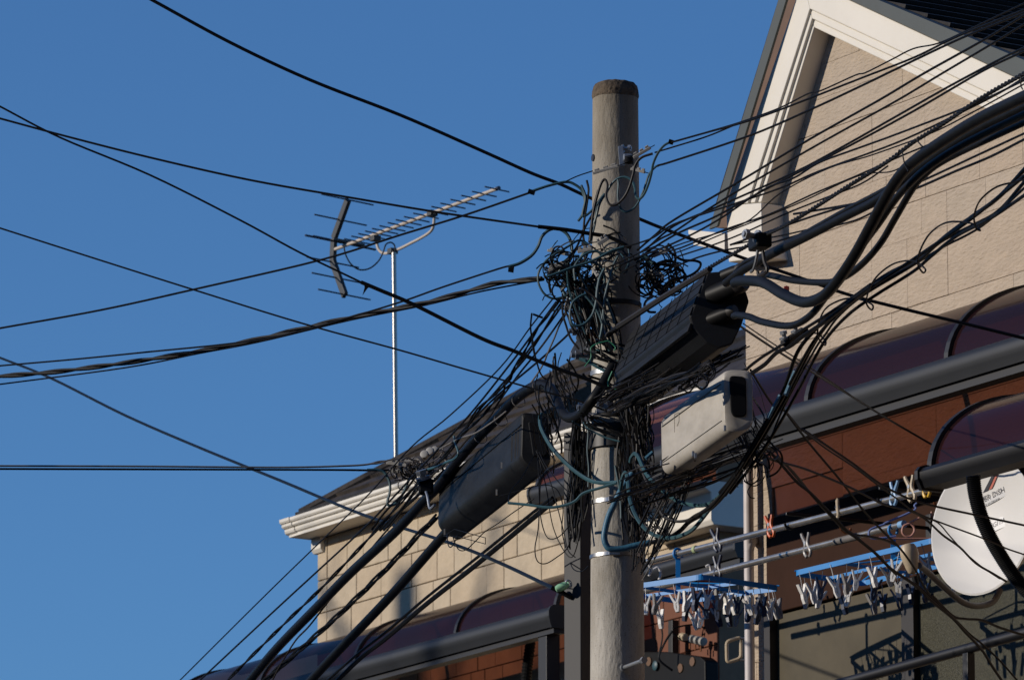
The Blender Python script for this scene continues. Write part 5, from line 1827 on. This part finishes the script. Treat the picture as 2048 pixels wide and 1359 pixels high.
# peg hangers: one peg mesh, copied
def peg_mesh(m, nm):
    q = MB()
    for sgn in (-1, 1):
        # slim tapering arm with a waist
        w = .006
        x0, x1 = sgn * .017, sgn * -.006
        prof = [(0, x0, .0055), (-.02, sgn * .010, .0065), (-.034, sgn * .004, .0078), (-.05, sgn * .0052, .007), (-.066, sgn * .0022, .0055)]
        vs_, fs_ = [], []
        for z, x, t in prof:
            vs_ += [V((x - t / 2, -w, z)), V((x + t / 2, -w, z)), V((x + t / 2, w, z)), V((x - t / 2, w, z))]
        for i in range(len(prof) - 1):
            for j in range(4):
                fs_.append([4 * i + j, 4 * i + (j + 1) % 4, 4 * i + 4 + (j + 1) % 4, 4 * i + 4 + j])
        fs_ += [[3, 2, 1, 0], [16, 17, 18, 19]]
        q.add(vs_, fs_)
    q.cyl((0, -.007, -.034), (0, .007, -.034), .0038, 8)
    q.tube([V((0, 0, .034)), V((.001, 0, .015)), V((0, 0, -.03))], .0011, 5)
    me_o = q.build('peg', M[m], base=(0, 0, 0))
    me = me_o.data
    bpy.data.objects.remove(me_o)
    return me


PEG_W, PEG_N, PEG_C = peg_mesh('white_plastic', 'w'), peg_mesh('navy_plastic', 'n'), peg_mesh('clear_plastic', 'c')


def peg_hanger(label, P2, va, vb, hook_at, seed, pegs, drop_w):
    rg_ = random.Random(seed)
    P1, P3 = P2 + va, P2 + vb
    P4 = P1 + vb
    root = empty('peg_hanger', (P1 + P3) / 2, label, 'peg hanger', 'blue peg hangers on the laundry poles')
    corners = [P1, P2, P3, P4]
    q = MB()
    # rounded rectangular rim of flat bar section
    pts = []
    for i in range(4):
        p, pa_, pb_ = corners[i], corners[i - 1], corners[(i + 1) % 4]
        s_, e_ = p + (pa_ - p).normalized() * .03, p + (pb_ - p).normalized() * .03
        for k in range(6):
            t = k / 5
            pts.append(s_ * (1 - t) ** 2 + p * 2 * t * (1 - t) + e_ * t * t)
    n = len(pts)
    up_ = va.cross(vb).normalized()
    if up_.z < 0:
        up_ = -up_
    ctr = (P1 + P3) / 2
    vs_, fs_ = [], []
    for i, p in enumerate(pts):
        t = (pts[(i + 1) % n] - pts[i - 1]).normalized()
        o_ = t.cross(up_).normalized()
        vs_ += [p + o_ * .003 + up_ * .011, p - o_ * .003 + up_ * .011, p - o_ * .003 - up_ * .011, p + o_ * .003 - up_ * .011]
    for i in range(n):
        j = (i + 1) % n
        for k in range(4):
            fs_.append([4 * i + k, 4 * j + k, 4 * j + (k + 1) % 4, 4 * i + (k + 1) % 4])
    q.add(vs_, fs_)
    q.build('rim', M['blue_plastic'], root)
    for t in (.33, .66):
        q = MB()
        q.bar(P1.lerp(P2, t), P4.lerp(P3, t), .005, .014)
        q.build('cross_bar', M['blue_plastic'], root)
    q = MB()
    q.bar(P1.lerp(P4, .5), P2.lerp(P3, .5), .005, .014)
    q.build('cross_bar', M['blue_plastic'], root)
    # hook: strap up to the pole
    q = MB()
    h = V(hook_at)
    q.bar(V((h.x, h.y, ctr.z + .01)), V((h.x, h.y, h.z - .02)), .02, .014, up=(0, 1, 0))
    q.tube([V((h.x, h.y, h.z)) + dL.cross(ZH).normalized() * .022 * math.cos(a_) + ZH * .022 * math.sin(a_) for a_ in [-1.2 + .45 * i for i in range(12)]], .006, 8)
    q.build('hook', M['blue_plastic'], root, smooth=True)
    for i, c_ in enumerate(corners):
        q = MB()
        q.tube(smooth_path([c_ + up_ * .01, (c_ + V((h.x, h.y, ctr.z + .05))) / 2 + ZH * .012, V((h.x, h.y, ctr.z + .06))], 5), .0035, 6)
        q.build('strut', M['blue_plastic'], root, smooth=True)
    for (e, t, kind) in pegs:
        a_, b_ = [(P1, P2), (P2, P3), (P3, P4), (P4, P1), (P1.lerp(P4, .5), P2.lerp(P3, .5))][e]
        p = a_.lerp(b_, t) + ZH * (-.045 - rg_.uniform(0, .012))
        o = bpy.data.objects.new('peg', {'w': PEG_W, 'n': PEG_N, 'c': PEG_C}[kind])
        col.objects.link(o)
        o.parent = root
        o.location = p - BASE[root]
        o.rotation_euler = (rg_.uniform(-.2, .2), rg_.uniform(-.28, .28), rg_.uniform(-.5, .9))
        s_ = rg_.uniform(1.25, 1.45)
        o.scale = (s_, s_, s_)
    return root


P2 = atY(1404, 1153, 25.6)
vb = V((.335, .27, 0))
va = V((-.40, .33, 0))
pegs1 = [(0, .42, 'w'), (0, .55, 'c'), (0, .72, 'w'), (0, .86, 'w'), (0, .95, 'n'), (1, .08, 'w'), (1, .22, 'c'), (1, .34, 'w'), (1, .46, 'n'), (1, .56, 'w'), (1, .66, 'w'), (1, .76, 'n'), (1, .86, 'w'), (1, .95, 'c'),
         (2, .06, 'w'), (2, .18, 'n'), (2, .3, 'n'), (2, .42, 'n'), (2, .54, 'n'), (2, .66, 'n'), (2, .78, 'w'), (2, .9, 'w'), (3, .3, 'w'), (3, .6, 'w'), (4, .6, 'n'), (4, .75, 'n'), (4, .9, 'w'), (4, .45, 'n')]
hk1 = FA.pt(1356, 1107, .78)
peg_hanger('blue rectangular peg hanger with white and navy pegs beside the concrete pole', P2, va, vb, (hk1.x, hk1.y, hk1.z), 4, pegs1, 0)
Q1 = atY(1589, 1146, 25.2)
vq = atY(1868, 1086, 24.45) - Q1
vq.z = 0
Q2 = Q1 + vq
vb2 = V((.29, .24, 0))
pegs2 = [(0, .05, 'w'), (0, .12, 'w'), (0, .2, 'n'), (0, .28, 'w'), (0, .38, 'c'), (0, .46, 'w'), (0, .56, 'w'), (0, .66, 'c'), (0, .74, 'w'), (0, .84, 'n'), (0, .93, 'n'),
         (2, .55, 'n'), (2, .65, 'n'), (2, .75, 'n'), (2, .85, 'n'), (2, .93, 'c'), (3, .3, 'n'), (3, .6, 'w'), (3, .85, 'n'), (4, .15, 'w'), (4, .35, 'n'), (4, .5, 'w'), (4, .7, 'n'), (4, .85, 'w'), (2, .3, 'w'), (2, .15, 'w')]
hk2 = FA.pt(1786, 1060, .50)
peg_hanger('bright blue long peg hanger with white pegs in front of the window', Q2, -vq, vb2, (hk2.x, hk2.y, hk2.z), 9, pegs2, 0)

# plastic clothes hangers on the inner pole
wire('clothes_hanger', 'periwinkle plastic clothes hanger on the inner laundry pole', C('d2', [(1170, 730), (1150, 750), (1145, 790), (920, 890), (900, 905), (800, 940), (775, 975), (790, 1010), (850, 1020), (1000, 1000)]), 24.95, 2.4, 'peri', 'clothes hangers', cat='hanger')
wire('clothes_hanger', 'pink plastic clothes hanger with ring end beside the dish', C('d2', [(1190, 852), (1110, 895), (1060, 920), (1050, 970), (1080, 1000), (1120, 1000), (1148, 960), (1140, 920), (1100, 890)]), 24.9, 2.6, 'pink', 'clothes hangers', cat='hanger', per=8)
wire('clothes_hanger', 'pale lilac clothes hanger bar low behind the dish', C('d2', [(860, 1010), (1000, 1020), (1120, 1022), (1320, 1020)]), 25.0, 2.2, 'pink', 'clothes hangers', cat='hanger')
wire('clothes_hanger', 'small pink hanger ring at the left rim of the dish', C('d2', [(1290, 800), (1290, 830), (1320, 850), (1350, 850)]), 24.8, 2.2, 'pink', 'clothes hangers', cat='hanger')

# things on the wall under the laundry, right of the concrete pole
GX = 'odds and ends on the wall under the laundry'
tz = FB.pt(1384, 1279, .12)
root = empty('terminal_block', tz, 'cream terminal block with wires on the canopy-tinted wall under the peg hanger', 'terminal block')
q = MB()
a, b = FB.pt(1362, 1272, .12), FB.pt(1412, 1283, .12)
q.lathe(a, b - a, [(0, .02), (.004, .026), (.05, .026), (.054, .02)], 8)
q.build('cap', M['tan_plastic'], root, smooth=False)
for k in range(3):
    q = MB()
    p = a.lerp(b, .42 + .2 * k)
    q.lathe(p, b - a, [(0, .018), (.002, .027), (.026, .027), (.03, .018)], 12)
    q.build('ring', M['plastic_grey'], root, smooth=True)
for k in range(3):
    q = MB()
    p = a.lerp(b, .35 + .22 * k) - ZH * .03
    q.cyl(p, p - ZH * .035, .006, 8)
    q.build('terminal', M['copper'], root)
wire('wall_wire', 'black wire loop over the terminal block', C('e6', [(380, 770), (500, 740), (640, 730), (730, 770), (745, 820), (700, 850)]), 37.9, 1.8, 'black', GX)
wire('wall_wire', 'black wire from the terminal block to the corner', C('e6', [(380, 830), (480, 910), (560, 920), (760, 920), (830, 980), (910, 1010)]), 37.9, 1.6, 'black', GX)
wire('wall_wire', 'black wires dropping to the meter box', C('e6', [(370, 800), (300, 900), (250, 1000), (215, 1080), (230, 1140), (300, 1200), (370, 1250)]), 37.8, 2.4, 'navy', GX)
wire('wall_wire', 'second black wire dropping to the meter box', C('e6', [(240, 740), (255, 850), (240, 960), (215, 1060), (220, 1120)]), 37.8, 1.8, 'black', GX)
q = MB()
a, b = FB.pt(1347, 1240, .1), FB.pt(1347, 1420, .1)
q.bar(a, b, .05, .05, up=NH)
tag(q.build('conduit', M['alu_black'], bevel=.004), 'dark vertical conduit on the canopy-tinted wall below the terminal block', 'conduit')
mbx = empty('meter_rack', FB.pt(1350, 1350, .15), 'dark rack with round copper-coloured holes low beside the concrete pole', 'rack')
q = MB()
q.prism([FB.pt(x, y, .2) for x, y in [(1287, 1302), (1330, 1302), (1400, 1312), (1410, 1320), (1412, 1420), (1287, 1420)]], NH * -.1)
q.build('panel', M['black'], mbx, bevel=.01)
for x, y in ((1299, 1322), (1362, 1335), (1386, 1322)):
    q = MB()
    c = FB.pt(x, y, .2)
    q.cyl(c, c + NH * .008, .028, 18)
    q.build('dial', M['brown_board'], mbx, smooth=True)
q = MB()
q.lathe(FB.pt(1311, 1330, .21), NH, [(0, .02), (.006, .03), (.012, .02)], 14)
q.build('green_cap', M['teal'], mbx, smooth=True)
fr_ = empty('hose_bracket', FA.pt(1468, 1300, .3), 'beige square wire bracket sticking out beside the downpipe', 'bracket')
pts = [atY(x, y, 27.2) for x, y in rounded(C('e6', [(985, 920), (1150, 870), (1150, 1110), (990, 1160)]), 8)]
q = MB()
q.tube(pts + pts[:1], .0085, 8)
q.build('loop', M['tan_plastic'], fr_, smooth=True)
for y in (885, 1130):
    q = MB()
    q.cyl(atY(*C('e6', [(1140, y)])[0], 27.2), atY(*C('e6', [(1235, y + 2)])[0], 27.1), .006, 8)
    q.build('peg', M['frame_dark'], fr_)
# white shelf items half hidden behind the concrete pole
for (x, y, w, h, lb) in ((1296, 1140, .02, .05, 'small white hook behind the concrete pole on the wall'), (1316, 1147, .02, .05, 'cream curled hook beside the small white one'), (1418, 1140, .014, .04, 'short white strap on the inner laundry pole')):
    q = MB()
    c = atY(x, y, 26.4)
    q.tube(smooth_path([c + V((-w, 0, h * .4)), c + V((0, 0, h * .55)), c + V((w * .6, 0, 0)), c + V((w * .2, 0, -h * .5))], 5), .006, 8)
    tag(q.build('hook', M['white_plastic'], smooth=True), lb, 'hook')

# ================================================================== satellite dish
YD = 24.1
dc = atY(1963, 1051, YD)
Rg, Fw, Up = V((1, 0, 0)), V((0, CA, SA)), V((0, -SA, CA))
tiltv = (Rg * -.966 + Up * .26).normalized()
dn = (tiltv * math.sin(R(50)) - Fw * math.cos(R(50))).normalized()
maj = (Rg * .26 + Up * .966).normalized()
mnr = maj.cross(dn).normalized()
if mnr.x < 0:
    mnr = -mnr
RD = 136 / ppm(YD)
dish = empty('satellite_dish', dc - maj * RD, 'white satellite dish with lettering and feed arm in front of the window', 'satellite dish')


def dpt(u_, v_, lift=0.0):
    """point on the bowl, u and v in dish radii"""
    rr = u_ * u_ + v_ * v_
    return dc + mnr * u_ * RD + maj * v_ * RD - dn * (.055 * (1 - rr)) + dn * lift


q = MB()
NR, NS = 8, 48
vs_ = [dpt(0, 0)]
for i in range(1, NR + 1):
    for j in range(NS):
        a = 2 * math.pi * j / NS
        vs_.append(dpt(i / NR * math.cos(a), i / NR * math.sin(a)))
for j in range(NS):
    a = 2 * math.pi * j / NS
    vs_.append(dpt(1.03 * math.cos(a), 1.03 * math.sin(a), -.006))
for j in range(NS):
    a = 2 * math.pi * j / NS
    vs_.append(dpt(1.0 * math.cos(a), 1.0 * math.sin(a), -.02))
fs_ = [[0, 1 + j, 1 + (j + 1) % NS] for j in range(NS)]
for i in range(NR + 1):
    for j in range(NS):
        fs_.append([1 + i * NS + j, 1 + (i + 1) * NS + j, 1 + (i + 1) * NS + (j + 1) % NS, 1 + i * NS + (j + 1) % NS])
k = len(vs_)
vs_.append(dc - dn * .09)
fs_ += [[1 + (NR + 1) * NS + j, k, 1 + (NR + 1) * NS + (j + 1) % NS] for j in range(NS)]
q.add(vs_, fs_)
refl = q.build('reflector', M['dish'], dish, smooth=True)


def uv_at(px, py):
    p = hit(px, py, dc - dn * .03, dn) - dc
    return p.dot(mnr) / RD, p.dot(maj) / RD


hz = ZH.cross(dn).normalized()
if hz.x < 0:
    hz = -hz
vt = dn.cross(hz).normalized()
if vt.z < 0:
    vt = -vt


def on_dish(px, py, lift=.004):
    u_, v_ = uv_at(px, py)
    return dpt(u_, v_, lift)


def dish_poly(nm, pts, m, lift):
    q = MB()
    q.prism([on_dish(x, y, lift) for x, y in pts], dn * .0015)
    return q.build(nm, m, refl)


def local_n(c0):
    d_ = c0 - dc
    return (dn - (mnr * d_.dot(mnr) + maj * d_.dot(maj)) * (2 * .055 / RD / RD)).normalized()


def flat_pt(c0, px, py, lift):
    n_ = local_n(c0)
    return hit(px, py, c0 + n_ * lift, n_)


def lettering(txt, c0, start, end, h_px, m, slant=0.0):
    cu = bpy.data.curves.new('lettering', 'FONT')
    cu.body = txt
    cu.size = 1.0
    cu.shear = slant
    cu.resolution_u = 2
    to = bpy.data.objects.new('tmp', cu)
    col.objects.link(to)
    dg = bpy.context.evaluated_depsgraph_get()
    me = bpy.data.meshes.new_from_object(to.evaluated_get(dg))
    bpy.data.objects.remove(to)
    me.materials.clear()
    me.materials.append(m)
    xs_ = [v.co.x for v in me.vertices]
    A_, B_ = flat_pt(c0, *start, .0052), flat_pt(c0, *end, .0052)
    ex = (B_ - A_)
    sx = ex.length / (max(xs_) - min(xs_))
    ex.normalize()
    nl_ = local_n(c0)
    ey = nl_.cross(ex).normalized()
    if ey.z < 0:
        ey = -ey
    sy = h_px / ppm(YD) / .72
    o = bpy.data.objects.new('lettering', me)
    col.objects.link(o)
    o.parent = refl
    mt = Matrix((ex * sx, ey * sy, nl_)).transposed().to_4x4()
    mt.translation = A_ - ex * sx * min(xs_) - BASE[refl]
    o.matrix_local = mt
    return o


def sticker(pts, c0, m, lift=.0035, nm='sticker'):
    q = MB()
    q.prism([flat_pt(c0, x, y, lift) for x, y in pts], local_n(c0) * .001)
    return q.build(nm, m, refl)


c1d = on_dish(1980, 992, 0)
sticker([(1948, 1012), (2012, 979), (2011, 991), (1948, 1025)], c1d, M['sticker'])
sticker([(1988, 942), (1995, 938), (1976, 980), (1966, 985)], on_dish(1982, 960, 0), M['ink'], nm='stripe')
sticker([(1997, 938), (2001, 936), (1984, 976), (1978, 979)], on_dish(1988, 958, 0), M['red_ink'], nm='stripe')
lettering('SUPER DiSH', c1d, (1950, 1013), (2010, 983), 12, M['ink'])
lettering('SATELLITE ANTENNA', c1d, (1951, 1021), (2000, 997), 3.5, M['ink'])
c2d = on_dish(1975, 1055, 0)
sticker([(1930, 1065), (2019, 1026), (2015, 1050), (1928, 1090)], c2d, M['sticker'])
lettering('DIGITAL', c2d, (1975, 1060), (2016, 1040), 10.5, M['ink'], .25)
# feed arm and horn
arm = [atY(*p, y) for p, y in zip([(2000, 1180), (1985, 1203), (1955, 1211), (1925, 1203), (1890, 1175), (1855, 1143), (1838, 1130)], [24.2, 24.1, 24.0, 23.9, 23.75, 23.6, 23.5])]
q = MB()
q.tube(smooth_path(arm, 5), .0125, 12)
q.build('feed_arm', M['greywire'], dish, smooth=True)
q = MB()
h0, h1 = atY(1815, 1087, 23.5), atY(1826, 1145, 23.5)
q.lathe(h0, h1 - h0, [(0, .012), (.004, .026), (.02, .034), (.045, .036), (.07, .03), (.095, .024), (.112, .018), (.118, .01)], 18)
q.build('feed_horn', M['tan_plastic'], dish, smooth=True)
q = MB()
q.lathe(atY(1829, 1152, 23.5), (.2, 0, -1), [(0, .012), (.03, .011), (.05, .007)], 10)
q.build('connector', M['dull'], dish, smooth=True)
q = MB()
q.bar(dc - dn * .09, dc - dn * .34 - ZH * .05, .05, .05)
q.build('mount', M['steel'], dish, bevel=.004)
q = MB()
mp = dc - dn * .3
q.cyl(V((mp.x, mp.y, FA.sz(1650, 1600)[1])), V((mp.x, mp.y, mp.z + .1)), .022, 14)
q.build('mast', M['steel'], dish, smooth=True)

# corrugated hose hanging from the near canopy
hp = [(1946, 950), (1950, 985), (1960, 1025), (1976, 1065), (1998, 1105), (2024, 1145), (2052, 1180), (2090, 1210)]
P = resample(smooth_path(path3(hp, (22.5, 22.6)), 10), .0035)
q = MB()
q.tube(P, [.0285 if (i // 1) % 2 else .0245 for i in range(len(P))], 16)
tag(q.build('corrugated_hose', M['black']), 'black corrugated hose hanging from the near canopy across the dish', 'hose')
# dark flexible hose under the left canopy
hp = [(1062, 1262), (1060, 1290), (1056, 1320), (1052, 1359), (1050, 1400)]
P = resample(smooth_path(path3(hp, 39.0), 10), .011)
q = MB()
q.tube(P, [.036 if i % 2 else .030 for i in range(len(P))], 14)
tag(q.build('corrugated_hose', M['dull']), 'dark corrugated downpipe hose under the left canopy', 'hose')
q = MB()
a = FB.pt(1098, 1262, .55)
q.bar(V((a.x, a.y, 0)), a, .1, .1, up=NH)
tag(q.build('canopy_post', M['alu_black'], bevel=.004), 'dark square post under the end of the left canopy', 'post')

# balcony rail in the bottom right corner
rail = empty('balcony_rail', FA.pt(1935, 1340, .9), 'black balcony handrail across the bottom right corner', 'rail')
a, b = FA.pt(1680, 1366, .85), FA.pt(2060, 1262, .85)
d = (b - a).normalized()
q = MB()
q.cyl(a - d * .6, b + d * .6, .021, 16)
q.build('handrail', M['alu_black'], rail, smooth=True)
p = FA.pt(1937, 1300, .85)
for k in (-1, 0, 1):
    q = MB()
    pk = p + UH * k * .9
    q.bar(V((pk.x, pk.y, p.z - 1.0)), V((pk.x, pk.y, p.z - .01)), .036, .036, up=NH)
    q.build('post', M['alu_black'], rail, bevel=.003)
p = FA.pt(1937, 1300, .85)
q = MB()
q.prism([p + UH * -2 + ZH * -1.0 + NH * .01, p + UH * 3 + ZH * -1.0 + NH * .01, p + UH * 3 + ZH * -1.08 + NH * .01, p + UH * -2 + ZH * -1.08 + NH * .01], NH * -.84)
q.build('balcony_floor', M['shutter'], rail)
# red cloth and oddments at the frame edge behind the dish
wire('cloth', 'red cloth glimpsed at the frame edge right of the dish', [(2046, 1038), (2044, 1060), (2047, 1085), (2043, 1105)], 24.6, 5, 'red_plastic', cat='cloth')
q = MB()
q.obox(onS(1573, 578, -.2), (.008, 0, 0), (0, .008, 0), (0, 0, .008))
q.cyl(onS(1573, 576, -.2), onS(1573, 571, -.2), .004, 6)
tag(q.build('valve', M['red_plastic'], bevel=.002), 'small red valve on the thickest trunk cable', 'valve')

# ================================================================== out of frame: pole, tree and added sky-blocking houses
W = FB.pt(815, 1150, 0)
W2 = W + V((SUN_DIR.x, SUN_DIR.y, 0)).normalized() * 18.0
pole2 = empty('utility_pole', V((W2.x, W2.y, 0)), 'concrete utility pole standing out of frame to the left', 'pole', 'concrete utility poles')
q = MB()
q.lathe(V((W2.x, W2.y, 0)), ZH, [(0, .2), (6, .17), (14.6, .13)], 24)
q.build('shaft', M['concrete'], pole2, smooth=True)
q = MB()
q.lathe(V((W2.x + .1, W2.y - .32, 12.4)), ZH, [(0, .2), (.03, .24), (.72, .24), (.76, .2)], 20)
q.build('transformer', M['flash'], pole2, smooth=True)

# bare tree out of frame whose shadow falls on the hipped house
W = FB.pt(800, 1120, 0)
dS_ = V((SUN_DIR.x, SUN_DIR.y, 0)).normalized()
T0 = W + dS_ * 21 + UH * .15
T0.z = 0
tree = empty('bare_tree', T0, 'tall bare street tree out of frame to the left', 'tree')
q = MB()
q.tube(smooth_path([T0, T0 + V((.05, .1, 5)), T0 + V((-.05, 0, 10)), T0 + V((.05, -.05, 15.2))], 6), [.30 - .009 * i for i in range(19)], 12)
trunk = q.build('trunk', mat('bark', lin(110, 96, 82), .9, var=.3, scale=12, bump=.6), tree, smooth=True)
rgt = random.Random(17)
for i in range(16):
    z_ = 8.5 + 6.5 * i / 16
    sg = -1 if i % 2 else 1
    a_ = UH * sg * rgt.uniform(.7, 1) + NH * rgt.uniform(-.5, .5)
    Lb = rgt.uniform(1.2, 2.4)
    b0_ = T0 + V((0, 0, z_))
    pts = [b0_, b0_ + a_ * Lb * .4 + ZH * Lb * .3, b0_ + a_ * Lb * .8 + ZH * Lb * .75, b0_ + a_ * Lb + ZH * Lb * 1.1]
    q = MB()
    sp_pts = smooth_path(pts, 5)
    q.tube(sp_pts, [.07 - .055 * k / (len(sp_pts) - 1) for k in range(len(sp_pts))], 7)
    for k in range(7):
        p_ = sp_pts[3 + (k * 2) % (len(sp_pts) - 4)]
        e_ = V((rgt.uniform(-1, 1), rgt.uniform(-1, 1), rgt.uniform(.2, 1.2))) * .5
        q.tube([p_, p_ + e_ * .6 + V((0, 0, .02)), p_ + e_], [.02, .013, .006], 5)
    q.build('branch', trunk.data.materials[0], tree, smooth=True)

# unseen dark houses added on three sides to block sky fill and deepen shadows
M['dark_siding'] = mat('dark_brown_siding', lin(84, 70, 60), .8, var=.1, scale=3)  # kept dark so the added houses bounce little light


def sky_blocking_house(label, x0, x1, y0, y1, h, ridge='x'):
    root = empty('sky_blocking_house', ((x0 + x1) / 2, (y0 + y1) / 2, 0), label, 'house', 'unseen houses added to block sky light')
    q = MB()
    q.obox(((x0 + x1) / 2, (y0 + y1) / 2, h / 2), ((x1 - x0) / 2, 0, 0), (0, (y1 - y0) / 2, 0), (0, 0, h / 2))
    q.build('wall', M['dark_siding'], root)
    q = MB()
    xm, ym = (x0 + x1) / 2, (y0 + y1) / 2
    if ridge == 'y':
        q.prism([(x0 - .3, y0 - .3, h + .01), (x1 + .3, y0 - .3, h + .01), (xm, y0 - .3, h + 1.7)], (0, y1 - y0 + .6, 0))
    else:
        q.prism([(x0 - .3, y0 - .3, h + .01), (x0 - .3, y1 + .3, h + .01), (x0 - .3, ym, h + 1.7)], (x1 - x0 + .6, 0, 0))
    q.build('roof', M['roof'], root)
    fx = x0 - .02 if x0 > 0 else x1 + .02
    n_ = max(2, int((y1 - y0) / 3))
    for i in range(n_):
        for z in (1.6, 4.6, 7.4):
            if z + 1.2 > h:
                continue
            yy = y0 + (i + .5) * (y1 - y0) / n_
            q = MB()
            q.obox((fx, yy, z + .5), (.04, 0, 0), (0, .7, 0), (0, 0, .55))
            w_ = q.build('window', M['frame_dark'], root)
            q = MB()
            q.obox((fx + (-.03 if x0 > 0 else .03), yy, z + .5), (.015, 0, 0), (0, .62, 0), (0, 0, .48))
            q.build('pane', M['frost'], w_)
    return root


sky_blocking_house('unseen dark brown house added on the near side to block sky light', 3.0, 11.0, 1.5, 10.2, 10.5, 'y')
sky_blocking_house('second unseen dark brown house added towards the gable house to block sky light', 3.2, 11.0, 10.8, 20.0, 11.5, 'y')
sky_blocking_house('unseen dark brown house added behind the viewer to block sky light', -14.0, 12.0, -16.0, -5.0, 13.0, 'x')
sky_blocking_house('long unseen dark brown house added at far left to block the low sky', -40.0, -29.0, -30.0, 75.0, 11.8, 'y')
